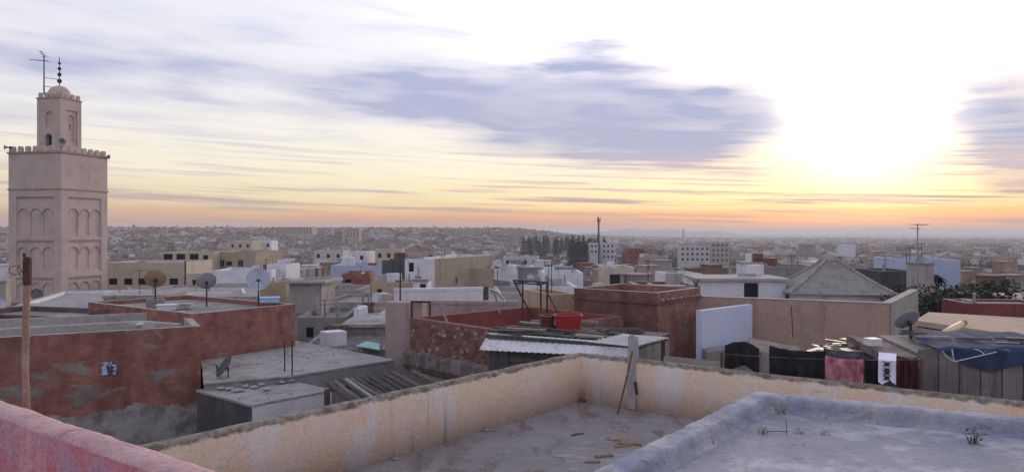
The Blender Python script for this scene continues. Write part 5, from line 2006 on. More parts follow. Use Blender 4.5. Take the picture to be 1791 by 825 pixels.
# ------------------------------------------------------------------ middle distance, left to right
W_ = lambda us, dr_, wd, h_, kind='win', e=0: [(e, u_, dr_, wd, h_, kind) for u_ in us]
house('cream_house', 'long cream house with a row of dark windows right of the minaret', rect(186, 326, 70.0, 3, 7), ZY(459, 70.0), 'cream', 'roof_grey', .3, .2,
      wins=W_([.6, 2.0, 3.3, 4.6, 6.2], 1.5, .8, .6, 'dark') + W_([1.2, 3.9, 5.6], 2.6, .7, .9, 'win'))
b = MB(); q = XY(324, 69.0); b.tube([(q.x, q.y, ZY(505, 69)), (q.x, q.y, ZY(456, 69))], .07, 7)
tag(b.build('steel_pole', MT['metal_dark'], origin=(q.x, q.y, ZY(505, 69))), 'dark pole at the right end of the long cream house', 'pole')
house('cream_house', 'small cream house with a dark garage opening behind the middle dish', rect(326, 402, 66.0, -4, 6), ZY(478, 66.0), 'cream', 'roof_pale', .2, .2, wins=[(0, .95, .55, .85, .75, 'dark')])
house('beige_house', 'big beige house block behind the long cream house', rect(372, 447, 92.0, -6, 8), ZY(440, 92.0), 'beige', 'roof_grey', .4, .2, wins=W_([2.1], 1.2, .8, .5, 'dark') + W_([1.2, 3.6], 1.0, .7, .9))
house('porch_house', 'cream house with a shaded roof porch on posts', rect(283, 374, 90.0, 0, 7), ZY(441, 90.0), 'cream', 'roof_grey', .15, .2, wins=W_([.75, 2.3, 3.9], .2, 1.1, 1.0, 'dark') + W_([5.3], .35, .6, .6, 'dark'))
house('white_wall_house', 'long low white wall with washing behind the large blue-grey dish', rect(373, 475, 57.0, 6, 5), ZY(473, 57.0), 'whitewash', 'roof_grey', .3, .2)
house('white_wall_house', 'white roof wall just right of the large blue-grey dish', rect(466, 500, 60.0, 0, 4), ZY(463, 60.0), 'whitewash', 'roof_grey', .3, .2)
house('yellow_house', 'small yellow plaster house right of the large blue-grey dish', rect(455, 500, 44.0, 0, 4), ZY(494, 44.0), 'ochre', 'roof_grey', .2, .2, wins=[(0, .9, .9, .35, .5, 'dark')])
hc = house('concrete_tower', 'square grey concrete block with a ribbed face and overhanging slab', rect(506, 562, 40.0, -4, 2.4), ZY(495, 40.0), 'concrete', 'concrete', .0, over=.35)
b = MB(); e_ = rect(508, 560, 39.95, -4, .1); corrugated(b, e_[0], e_[1], ZY(548, 40), ZY(497, 40), .16, .02); b.build('ribbed_face', MT['concrete'], hc)
house('grey_house', 'grey rendered house right of the ribbed concrete block', rect(560, 628, 52.0, 2, 5), ZY(507, 52.0), 'grey_plaster', 'roof_grey', .3, .2, wins=W_([.8, 2.0], .7, .5, .7))
house('red_brick_room', 'dark red brick roof room left of the white tower house', rect(598, 648, 60.0, 6, 4), ZY(478, 60.0), 'brick_red', 'roof_grey', .2, .2, wins=[(0, .5, .5, .5, .25, 'dark')])
house('pale_blue_terrace', 'long pale blue roof terrace behind the red brick room', rect(578, 670, 74.0, 0, 6), ZY(464, 74.0), 'pale_blue', 'roof_pale', .5, .2)
for px, lab in ((604, 'left white roof tank on the pale blue terrace'), (614, 'right white roof tank on the pale blue terrace')):
    q = P(px, 466, 76.0)
    b = MB(); b.lathe((q.x, q.y, q.z), [(.001, 0), (.38, 0), (.38, .9), (.3, 1.05), (.12, 1.1), (.001, 1.1)], 14)
    tag(b.build('roof_tank', MT['white_sheet'], origin=q), lab, 'tank')
hd = house('dark_sheet_hut', 'dark sheeted roof room left of the white tower house', rect(668, 709, 53.0, 0, 3), ZY(455, 53.0), 'sheet_grey', 'roof_grey', .1, .1)
house('white_tower_house', 'tall white house with a beige side in the middle of the town', [XY(708, 51), XY(760, 51.5), XY(862, 60), XY(800, 62)], ZY(453, 51.0), 'whitewash', 'roof_grey', .25, .2,
      wall_face={1: 'beige'}, wins=[(0, .45, .25, .35, .62, 'dark'), (1, 3.2, 1.5, .3, .4, 'dark')])
house('beige_wall_house', 'wide beige wall to the right of the tall white house', rect(782, 864, 56.0, 4, 4), ZY(469, 56.0), 'beige', 'roof_grey', .15, .2)
house('ochre_house', 'low ochre house in front of the tall white house', rect(650, 731, 47.0, -2, 3), ZY(494, 47.0), 'ochre', 'roof_pale', .1, .2, wins=[(0, .5, .4, .3, .4, 'dark')])
house('white_annex', 'small white annexe with a dark doorway below the tall white house', rect(722, 748, 46.0, 0, 2), ZY(492, 46.0), 'whitewash', 'roof_pale', 0, over=.08, wins=[(0, .62, .15, .36, .6, 'dark')])
b = MB(); qs_ = [P(622, 604, 29.5), P(664, 611, 28.6), P(664, 600, 30.5), P(640, 596, 31.0)]
b.mesh(qs_ + [q_ - Vector((0, 0, .04)) for q_ in qs_], [(0, 1, 2, 3), (7, 6, 5, 4)] + [(i, 4 + i, 4 + (i + 1) % 4, (i + 1) % 4) for i in range(4)])
ts = b.build('teal_sheet', MT['teal'], origin=qs_[0]); tag(ts, 'pale teal sheet lying on rubble left of the mauve plaster end wall', 'sheet')
house('rubble_house', 'ruined grey house top strewn with rubble beyond the concrete terrace', rect(520, 676, 29.3, 4, 5), ZY(612, 29.3), 'concrete_dark', 'rubble', .05, .2)
house('pale_roof_shed', 'low shed with a pale sheet roof above the teal sheet', rect(600, 672, 34.0, 2, 4), ZY(572, 34.0), 'concrete_dark', 'roof_pale', 0, over=.12)
house('cream_box_house', 'small cream box room left of the mauve plaster end wall', rect(618, 668, 38.0, 0, 3), ZY(548, 38.0), 'cream', 'roof_pale', .25, .15, wins=[(0, .5, .3, .3, .4, 'dark')])
house('grey_house', 'grey stained house below the ribbed concrete block', rect(520, 605, 36.5, 5, 5), ZY(555, 36.5), 'concrete_dark', 'roof_grey', .25, .2, wins=W_([.6, 1.5], .5, .35, .5, 'dark'))
house('grey_house', 'long grey roof between the concrete block and the cream box room', rect(560, 700, 44.0, -3, 6), ZY(528, 44.0), 'grey_plaster', 'roof_pale', .2, .2, wins=W_([.7, 2.6], .6, .4, .5, 'dark'))
house('white_house', 'white house behind the tall pipe frame', rect(950, 1020, 60.0, 0, 5), ZY(477, 60.0), 'whitewash', 'roof_grey', .3, .2, wins=[(0, 1.4, .5, .25, .8, 'dark')])
house('white_house', 'low white house wall just right of the tall pipe frame', rect(958, 1010, 46.0, 3, 4), ZY(501, 46.0), 'whitewash', 'roof_grey', .15, .2)
house('grey_house', 'grey house behind the legs of the tall pipe frame', rect(872, 962, 40.0, 5, 5), ZY(512, 40.0), 'grey_plaster', 'roof_grey', .3, .2)
house('yellow_house', 'yellowish house with a shaded balcony behind the square brick house', rect(1058, 1110, 62.0, 0, 5), ZY(468, 62.0), 'cream', 'roof_pale', .2, .2, wins=[(0, .95, .55, 1.1, 1.2, 'dark')])
house('pink_house', 'plain pinkish house block beyond the yellowish balcony house', rect(1120, 1169, 110.0, -8, 7), ZY(449, 110.0), 'mauve_plaster', 'roof_pale', .3, .2, wins=W_([1.0, 2.6], 1.0, .6, .8))
house('white_house', 'white house with dark windows above the square brick house', rect(1170, 1228, 70.0, 4, 5), ZY(479, 70.0), 'whitewash', 'roof_grey', .3, .2, wins=W_([.5, 1.3, 2.2, 2.8], .7, .35, .55))
house('dark_brick_roof', 'low brown brick roof edge right behind the square brick house', rect(1120, 1225, 33.0, 3, 3), ZY(500, 33.0), 'brick_brown', 'roof_grey', .15, .2, coping='roof_pale')
b = MB()
q = XY(1217, 32.0)
bc = thing('bird_spikes', 'dark bundle of twigs sticking up at the brick roof corner', 'twigs', (q.x, q.y, ZY(503, 32)))
for i in range(9):
    a_ = i * .7
    b.tube([(q.x, q.y, ZY(503, 32)), (q.x + .16 * math.cos(a_), q.y + .12 * math.sin(a_), ZY(491 - (i % 3) * 2, 32))], .012, 5)
b.build('twigs', MT['wood_dark'], bc)

# lattice mast far behind
Ym = 420.0
q = XY(1047, Ym)
zg = ground_z(q.x, q.y)
mast = thing('telephone_mast', 'tall thin telephone mast rising above the horizon', 'mast', (q.x, q.y, zg))
b = MB(); b.tube([(q.x, q.y, zg - 1), (q.x, q.y, ZY(384, Ym))], [.75, .45], 8); b.build('pole', MT['metal_dark'], mast)
for k in range(3):
    a_ = k * 2 * PI / 3
    b = MB(); b.box((q.x + .8 * math.cos(a_), q.y + .8 * math.sin(a_), ZY(384, Ym)), (.45, .45, 2.6), a_); b.build('antenna', MT['metal_dark'], mast)
b = MB(); b.tube([(q.x, q.y, ZY(384, Ym)), (q.x, q.y, ZY(379, Ym))], .15, 6); b.build('tip', MT['metal_dark'], mast)


# vent pipes, aerials and low kerbs fixed to the roofs of the middle distance
rnd = random.Random(61)
for o in [o for o in bpy.data.objects if o.parent is None and o.get('category') == 'house' and 30 < o.location.y < 130]:
    rf = next((ch for ch in o.children if ch.name.startswith('roof') and ch.type == 'MESH'), None)
    if rf is None:
        continue
    vs_ = [o.location + v.co for v in rf.data.vertices]
    zt_ = max(v.z for v in vs_)
    cx_ = sum((v for v in vs_), Vector()) / len(vs_)
    for k in range(rnd.randint(2, 5)):
        v0 = rnd.choice(vs_)
        q = cx_.lerp(v0, rnd.uniform(.1, .85))
        kind = rnd.choice(('vent', 'aerial', 'kerb', 'stack', 'kerb', 'vent', 'stack'))
        b = MB()
        if kind == 'vent':
            b.tube([(q.x, q.y, zt_ - .05), (q.x, q.y, zt_ + rnd.uniform(.4, .9))], .06, 7); nm, mt = 'vent_pipe', 'metal_grey'
        elif kind == 'aerial':
            hA = rnd.uniform(.7, 1.5)
            b.tube([(q.x, q.y, zt_ - .05), (q.x, q.y, zt_ + hA)], .016, 5)
            ya = rnd.uniform(0, 3.1); bx_, by_ = math.cos(ya), math.sin(ya)
            b.tube([(q.x - bx_ * .3, q.y - by_ * .3, zt_ + hA - .05), (q.x + bx_ * .5, q.y + by_ * .5, zt_ + hA - .05)], .009, 4)
            for i in range(6):
                e_, ln_ = -.28 + .15 * i, .22 - .02 * i
                b.tube([(q.x + bx_ * e_ - by_ * ln_, q.y + by_ * e_ + bx_ * ln_, zt_ + hA - .045), (q.x + bx_ * e_ + by_ * ln_, q.y + by_ * e_ - bx_ * ln_, zt_ + hA - .045)], .006, 4)
            nm, mt = 'aerial', 'metal_dark'
        elif kind == 'kerb':
            q2 = cx_.lerp(rnd.choice(vs_), rnd.uniform(.3, .8))
            b.beam((q.x, q.y, zt_ + .06), (q2.x, q2.y, zt_ + .062), .14, .2); nm, mt = 'kerb', rnd.choice(('concrete', 'whitewash', 'concrete_dark'))
        else:
            b.box((q.x, q.y, zt_ + .28), (rnd.uniform(.4, .9), rnd.uniform(.4, .8), .6), rnd.uniform(0, 1)); nm, mt = 'stair_head', rnd.choice(('grey_plaster', 'whitewash', 'brick_brown'))
        if b.v:
            b.build(nm, MT[mt], o)


# loose grit on the nearer roofs
grit('roof_rubble', 'loose rubble strewn over the grey concrete terrace', clumpy(Vector((-8.6, 22.6)), d3, n3, 5.0, 3.6, 2.0), zt3 + .004, 420, .015, .07, 'concrete_dark', 12)
grit('roof_rubble', 'loose rubble strewn over the bare slab roof', clumpy(o4 + d4 * .15 + n4 * .15, d4, n4, 2.1, 2.4, 6.0), zt4 + .004, 260, .012, .06, 'concrete_dark', 13)
grit('roof_rubble', 'loose rubble on the roof of the patched brick house', clumpy(pA2 + n1 * .4, d1, n1, 8.0, 1.7, 8.0), zt1 - .28, 200, .015, .06, 'concrete', 14)
grit('roof_rubble', 'loose rubble on the clean red brick storey roof', clumpy(a - d2 * .1 + n2 * .3 if False else Vector((-10.2, 24.6)), d2, n2, 3.2, 6.4, 9.0), zt2 - .16, 200, .015, .07, 'concrete_dark', 15)


# ------------------------------------------------------------------ far landmark blocks
def wrows(n, W, rows, wd=1.0, h_=1.2, first=1.0, step=3.0, kind='dark', e=0):
    return [(e, W * (k + .5) / n, first + r_ * step, wd, h_, kind) for r_ in range(rows) for k in range(n)]


house('apartment_block', 'pale apartment block with rows of windows right of the telephone mast, below the horizon', rect(1190, 1241, 430, -6, 14), ZY(430, 430), 'far_white', 'roof_grey', .5, .25, wins=wrows(6, 16.6, 3, 1.3, 1.4), cat='apartment block')
house('apartment_block', 'grey apartment block adjoining the pale block on its right', rect(1244, 1276, 450, 4, 14), ZY(424, 450), 'grey_plaster', 'roof_grey', .5, .25, wins=wrows(4, 11, 4, 1.2, 1.3), cat='apartment block')
house('apartment_block', 'narrow white block standing just left of the telephone mast', rect(1032, 1046, 400, 0, 9), ZY(425, 400), 'far_white', 'roof_grey', .4, .25, wins=wrows(2, 4.2, 2, 1.1, 1.2), cat='apartment block')
house('apartment_block', 'white block right behind the telephone mast with two storeys of windows', rect(1053, 1075, 410, 0, 9), ZY(425, 410), 'far_white', 'roof_grey', .4, .25, wins=wrows(3, 6.8, 3, 1.1, 1.2), cat='apartment block')
house('maroon_block', 'dark maroon block between the mast and the pale apartment block', rect(1098, 1127, 380, 0, 10), ZY(435, 380), 'maroon', 'roof_grey', .4, .25, wins=wrows(3, 8.4, 2, .9, 1.0))
house('skyline_block', 'long pale block on the skyline left of centre', rect(482, 546, 1150, 0, 30), ZY(397, 1150), 'grey_plaster', 'roof_grey', .6, .4, wins=wrows(12, 56, 3, 2, 1.8, 1.5), cat='apartment block')
house('skyline_block', 'dark square tower block on the skyline left of centre', rect(585, 599, 900, 0, 12), ZY(404, 900), 'concrete_dark', 'roof_grey', .6, .4, wins=wrows(3, 9.6, 3, 1.4, 1.6, 1.2), cat='apartment block')
house('skyline_block', 'pale square tower block beside the dark tower on the skyline', rect(606, 628, 950, 0, 14), ZY(401, 950), 'beige', 'roof_grey', .6, .4, wins=wrows(4, 16, 3, 1.6, 1.6, 1.2), cat='apartment block')
house('skyline_block', 'row of pale blocks on the skyline near the middle', rect(775, 858, 1250, 0, 20), ZY(400, 1250), 'grey_plaster', 'roof_grey', .6, .4, wins=wrows(14, 80, 4, 2, 1.8, 1.5), cat='apartment block')
house('skyline_block', 'shorter pale block right of the skyline row near the middle', rect(876, 921, 1200, 0, 20), ZY(401, 1200), 'mauve_plaster', 'roof_grey', .6, .4, wins=wrows(8, 41, 3, 2, 1.8, 1.5), cat='apartment block')
for i, (p0, p1, py, Yd, lab) in enumerate(((400, 440, 422, 230, 'cream three-storey house with many windows left of the white four-window house'), (440, 474, 421, 240, 'white house with three windows along its top, left of centre'),
                                          (548, 600, 438, 190, 'long white low house in front of the dark tower block'), (656, 704, 436, 170, 'cream house with dark windows above the dark sheeted roof room'),
                                          (880, 942, 449, 200, 'white house with a wide window band right of the white tower house'), (782, 836, 450, 160, 'white stepped house above the wide beige wall'),
                                          (704, 760, 440, 200, 'pinkish house with four small windows above the tall white house'), (610, 640, 440, 175, 'white house behind the pale blue terrace'))):
    pq = rect(p0, p1, Yd, (-5, 4, 0, 6, -3, 2, 5, -4)[i], 9)
    Wq = (pq[1] - pq[0]).length
    nw = max(2, int(Wq / 2.0))
    house('town_house', lab, pq, ZY(py, Yd), ('cream', 'whitewash', 'far_white', 'cream', 'far_white', 'whitewash', 'mauve_plaster', 'whitewash')[i], 'roof_grey', .5, .2, wins=wrows(nw, Wq, 2, .8, 1.0, .9, 2.7))


# ------------------------------------------------------------------ trees
def leaf_cloud(b, centres, n, size, rnd, flat=.7):
    for (c, r_) in centres:
        for _ in range(n):
            d = Vector((rnd.gauss(0, 1), rnd.gauss(0, 1), rnd.gauss(0, 1))).normalized() * (rnd.random() ** .4)
            p = Vector(c) + Vector((d.x * r_, d.y * r_, d.z * r_ * flat))
            u = Vector((rnd.uniform(-1, 1), rnd.uniform(-1, 1), rnd.uniform(-.6, .6))).normalized() * size * rnd.uniform(.6, 1.2)
            v = u.cross(Vector((rnd.uniform(-1, 1), rnd.uniform(-1, 1), rnd.uniform(-1, 1)))).normalized() * size * .45
            b.face([p - u, p + v, p + u, p - v])


def proto(b, name, m):
    o = b.build(name, m)
    me = o.data
    bpy.data.objects.remove(o)
    return me


TREES = []
for s_ in range(4):
    rnd = random.Random(100 + s_)
    b = MB()
    cs = []
    for k in range(13):
        a_ = rnd.uniform(0, 2 * PI); rr = rnd.uniform(.0, .36)
        cs.append(((rr * math.cos(a_), rr * math.sin(a_), rnd.uniform(.40, .86)), rnd.uniform(.10, .2)))
    leaf_cloud(b, cs, 60, .035, rnd)
    crown = proto(b, 'crown', MT['leaf_dark'] if s_ % 2 else MT['leaf'])
    b = MB()
    b.tube([(0, 0, -.05), (.01, 0, .2), (.0, .01, .45), (.02, 0, .7)], [.03, .024, .018, .006], 7)
    for k in range(5):
        c_ = cs[k][0]
        b.tube([(0, 0, .25 + .05 * k), (c_[0] * .5, c_[1] * .5, (c_[2] + .3) / 2 + .08), c_], [.012, .009, .003], 5)
    TREES.append((crown, proto(b, 'trunk', MT['bark'])))
CYP = []
for s_ in range(3):
    rnd = random.Random(200 + s_)
    b = MB()
    cs = [((rnd.uniform(-.02, .02), rnd.uniform(-.02, .02), .1 + .85 * k / 12), .11 * math.sin(PI * min(1, .22 + .80 * k / 12)) + .015) for k in range(13)]
    leaf_cloud(b, cs, 45, .03, rnd, 1.0)
    crown = proto(b, 'crown', MT['leaf_dark'])
    b = MB(); b.tube([(0, 0, -.03), (0, 0, .5), (0, 0, .95)], [.018, .012, .003], 6)
    CYP.append((crown, proto(b, 'trunk', MT['bark'])))


GARDEN = []
for s_ in range(3):
    rnd = random.Random(300 + s_)
    b = MB()
    cs = []
    for k in range(22):
        a_ = rnd.uniform(0, 2 * PI); rr = rnd.uniform(.0, .30)
        cs.append(((rr * math.cos(a_), rr * math.sin(a_), rnd.uniform(.50, .92)), rnd.uniform(.06, .13)))
    leaf_cloud(b, cs, 190, .013, rnd)
    GARDEN.append((proto(b, 'crown', MT['leaf_dark'] if s_ else MT['leaf']), TREES[s_][1]))


def tree(kind, x, y, hgt, label, group, name, seed, z=None):
    z = ground_z(x, y) if z is None else z
    o = thing(name, label, 'tree', (x, y, z), group)
    rnd = random.Random(seed)
    cr, tr = kind[seed % len(kind)]
    for nm, me in (('crown', cr), ('trunk', tr)):
        c_ = link(nm, me, o, (x, y, z), rnd.uniform(0, 6))
        c_.scale = (hgt * rnd.uniform(.9, 1.25),) * 2 + (hgt,)


k = 0
rnd = random.Random(4)
for i in range(26):
    px = 1172 + 118 * (i % 13) / 12 + rnd.uniform(-5, 5)
    Yd = rnd.uniform(255, 330)
    q = XY(px, Yd)
    tree(TREES, q.x, q.y, max(5, min(12, ZY(rnd.uniform(452, 466), Yd) - ground_z(q.x, q.y))), 'dark broadleaf tree in the grove below the pale apartment block', 'trees in the grove', 'broadleaf_tree', i)
for i in range(9):
    px = 1058 + 46 * i / 8 + rnd.uniform(-4, 4)
    Yd = rnd.uniform(240, 300)
    q = XY(px, Yd)
    tree(TREES, q.x, q.y, max(4, min(10, ZY(rnd.uniform(447, 458), Yd) - ground_z(q.x, q.y))), 'dark broadleaf tree in the clump below the telephone mast', 'trees below the mast', 'broadleaf_tree', i + 40)
for i in range(34):
    px = 918 + 145 * i / 33 + rnd.uniform(-3, 3)
    Yd = rnd.uniform(560, 720)
    q = XY(px, Yd)
    tree(CYP, q.x, q.y, max(10, min(26, ZY(rnd.uniform(407, 415) + max(0, (px - 1010) * .1), Yd) - ground_z(q.x, q.y))), 'slender dark cypress in the row left of the telephone mast', 'cypress row by the mast', 'cypress_tree', i + 80)
for i in range(7):
    px = 998 + 32 * i / 6
    Yd = 420 + rnd.uniform(-20, 20)
    q = XY(px, Yd)
    tree(CYP, q.x, q.y, max(8, min(26, ZY(rnd.uniform(413, 420), Yd) - ground_z(q.x, q.y))), 'thick dark cypress in the tall block left of the mast foot', 'cypress block by the mast', 'cypress_tree', i + 130)
for i, (px, Yd, top, lab) in enumerate(((1640, 37, 506, 'dark bushy tree in front of the palm and pale blue house'), (1662, 38, 502, 'dark bushy tree right below the pale blue house'), (1680, 36, 513, 'lower dark bush left of the maroon wall'),
                                       (1650, 34, 522, 'dark shrub filling the gap behind the tan slab'), (1776, 62, 492, 'green tree at the right edge beyond the pink roof'), (1720, 58, 503, 'green tree left of the pink flat roof'),
                                       (1628, 35, 516, 'dark shrub beside the grey side of the salmon house'), (1700, 50, 512, 'green bush above the maroon wall'), (1750, 48, 514, 'green bush just behind the pink flat roof'))):
    q = XY(px, Yd)
    tree(GARDEN, q.x, q.y, 9.0, lab, None, 'garden_tree', i + 1, z=ZY(top, Yd) - 8.4)
# palm
q = XY(1638, 44)
zp = ZY(484, 44)
pt_ = thing('palm_tree', 'small palm with a round head in front of the pale blue house', 'palm', (q.x, q.y, 4))
b = MB(); b.tube([(q.x + .05, q.y, 4), (q.x, q.y, zp - 1.5), (q.x, q.y, zp)], [.12, .09, .07], 8); b.build('trunk', MT['bark'], pt_)
rnd = random.Random(8)
for i in range(26):
    a_ = rnd.uniform(0, 2 * PI); up = rnd.uniform(-.5, 1.0)
    b = MB()
    pts_ = []
    for k in range(6):
        t = k / 5
        pts_.append(Vector((q.x, q.y, zp)) + Vector((math.cos(a_), math.sin(a_), 0)) * .62 * t * (1 - .25 * abs(up)) + Vector((0, 0, up * .55 * t - .45 * t * t)))
    for k in range(5):
        s_ = Vector((-math.sin(a_), math.cos(a_), 0)) * (.10 * math.sin(PI * (k + .3) / 5.5)); s2_ = Vector((-math.sin(a_), math.cos(a_), 0)) * (.10 * math.sin(PI * (k + 1.3) / 6.4))
        b.face([pts_[k] - s_ - Vector((0, 0, .03)), pts_[k], pts_[k + 1], pts_[k + 1] - s2_ - Vector((0, 0, .03))])
        b.face([pts_[k], pts_[k] + s_ - Vector((0, 0, .03)), pts_[k + 1] + s2_ - Vector((0, 0, .03)), pts_[k + 1]])
    b.build('frond', MT['leaf_dark'], pt_)

# ------------------------------------------------------------------ the town
rnd = random.Random(77)
skyline = [2000.0] * 1900                       # lowest picture row already covered, per heading


def span(pts):
    ps = [p.x / p.y * F + 895.5 for p in pts]
    return min(ps), max(ps)


def cover(pts, ztop):
    lo, hi = span(pts)
    yy = max(HZ + (EYE - ztop) * F / p.y for p in pts)
    for c_ in range(max(0, int(lo) + 1), min(1899, int(hi))):
        skyline[c_] = min(skyline[c_], yy)


def seen(pts, ztop, margin=5):
    lo, hi = span(pts)
    if hi < -60 or lo > 1850:
        return False
    yy = min(HZ + (EYE - ztop) * F / p.y for p in pts)
    cs = range(max(0, int(lo)), min(1899, int(hi) + 1))
    return not len(cs) or any(yy < skyline[c_] + margin for c_ in cs)


PAL = [((.36, .32, .30), 20, 'grey-beige'), ((.31, .265, .26), 16, 'mauve'), ((.46, .41, .355), 16, 'cream'), ((.64, .63, .66), 26, 'white'), ((.23, .14, .12), 9, 'brick-red'),
       ((.26, .25, .255), 16, 'grey'), ((.36, .26, .21), 8, 'pinkish'), ((.36, .41, .52), 3, 'pale blue'), ((.38, .29, .19), 5, 'ochre')]
PALW = [p[1] for p in PAL]
ROOFC = [(.20, .185, .18), (.27, .25, .245), (.34, .32, .32), (.15, .14, .14), (.45, .44, .46), (.22, .14, .12)]


def occupied(c, r_):
    for pts, _ in FOOT:
        m = sum(pts, Vector((0, 0))) / len(pts)
        if (m - c).length < max((p - m).length for p in pts) + r_:
            return True
    return False


cands = []


def zone(d0, d1, cell, fill, rot, hmin, hmax, amin=-.80, amax=.80, sz=(.72, .98), keep=None):
    n = int(d1 / cell) + 2
    ca, sa = math.cos(R(rot)), math.sin(R(rot))
    for i in range(-n, n):
        for j in range(-n, n):
            gx, gy = (i + rnd.uniform(.4, .6)) * cell, (j + rnd.uniform(.4, .6)) * cell
            x, y = gx * ca - gy * sa, gx * sa + gy * ca
            if y < 5:
                continue
            d = math.hypot(x, y)
            if not (d0 <= d < d1) or not (amin < x / y < amax) or rnd.random() > fill:
                continue
            if i % 7 == 0 and d > 150 and cell < 13 and rnd.random() < .8:
                continue
            if keep and not keep(x, y):
                continue
            cands.append((d, x, y, cell, rot, rnd.uniform(*sz), rnd.uniform(*sz), rnd.uniform(hmin, hmax)))


zone(30, 75, 5.6, .95, 28, 8.6, 10.6)
zone(75, 160, 6.6, .94, 20, 7.0, 10.0)
zone(160, 420, 7.6, .92, 12, 5.5, 10.0)
zone(420, 900, 9.6, .90, 25, 5.0, 10.0)
zone(900, 1950, 13, .85, 18, 5, 11, -.8, .14)
zone(900, 3800, 22, .60, 10, 5, 14, .10, .80, (.4, .9))
GREEN = []


def green(x, y):
    """parks and orchards on the right-hand plain: no houses there"""
    if x / y < .14:
        return False
    return noise.noise(Vector((x * .0045, y * .0025, 5))) > .05 + (0.25 if math.hypot(x, y) > 1500 else 0)


cands.sort(key=lambda q_: q_[0])
heroes = sorted(FOOT, key=lambda f_: min(p.y for p in f_[0]))
hi_ = 0
far = MB(); far.cols = []
n_ind = 0
PLACES = [(-200, 188, 'left of or behind the minaret'), (188, 300, 'behind the long cream house'), (300, 400, 'behind the porch house'), (400, 480, 'behind the large blue-grey dish'),
          (480, 570, 'behind the ribbed concrete block'), (570, 660, 'behind the pale blue terrace'), (660, 770, 'behind the tall white house'), (770, 880, 'behind the wide beige wall'),
          (880, 960, 'behind the tall pipe frame'), (960, 1060, 'left of the telephone mast foot'), (1060, 1170, 'behind the square brick house'), (1170, 1290, 'near the dark grove'),
          (1290, 1400, 'behind the white hut'), (1400, 1570, 'behind the pyramid roof'), (1570, 1690, 'behind the pale blue house'), (1690, 2000, 'at the right edge beyond the pink roof')]
used_labels = {}
hw_cache = {}


def far_col(name, c):
    if name not in hw_cache:
        hw_cache[name] = plaster('town_' + name.replace(' ', '_').replace('-', '_'), c, tuple(x * .82 for x in c), tuple(x * .5 for x in c), sc=.5, bump=.15)
    return hw_cache[name]


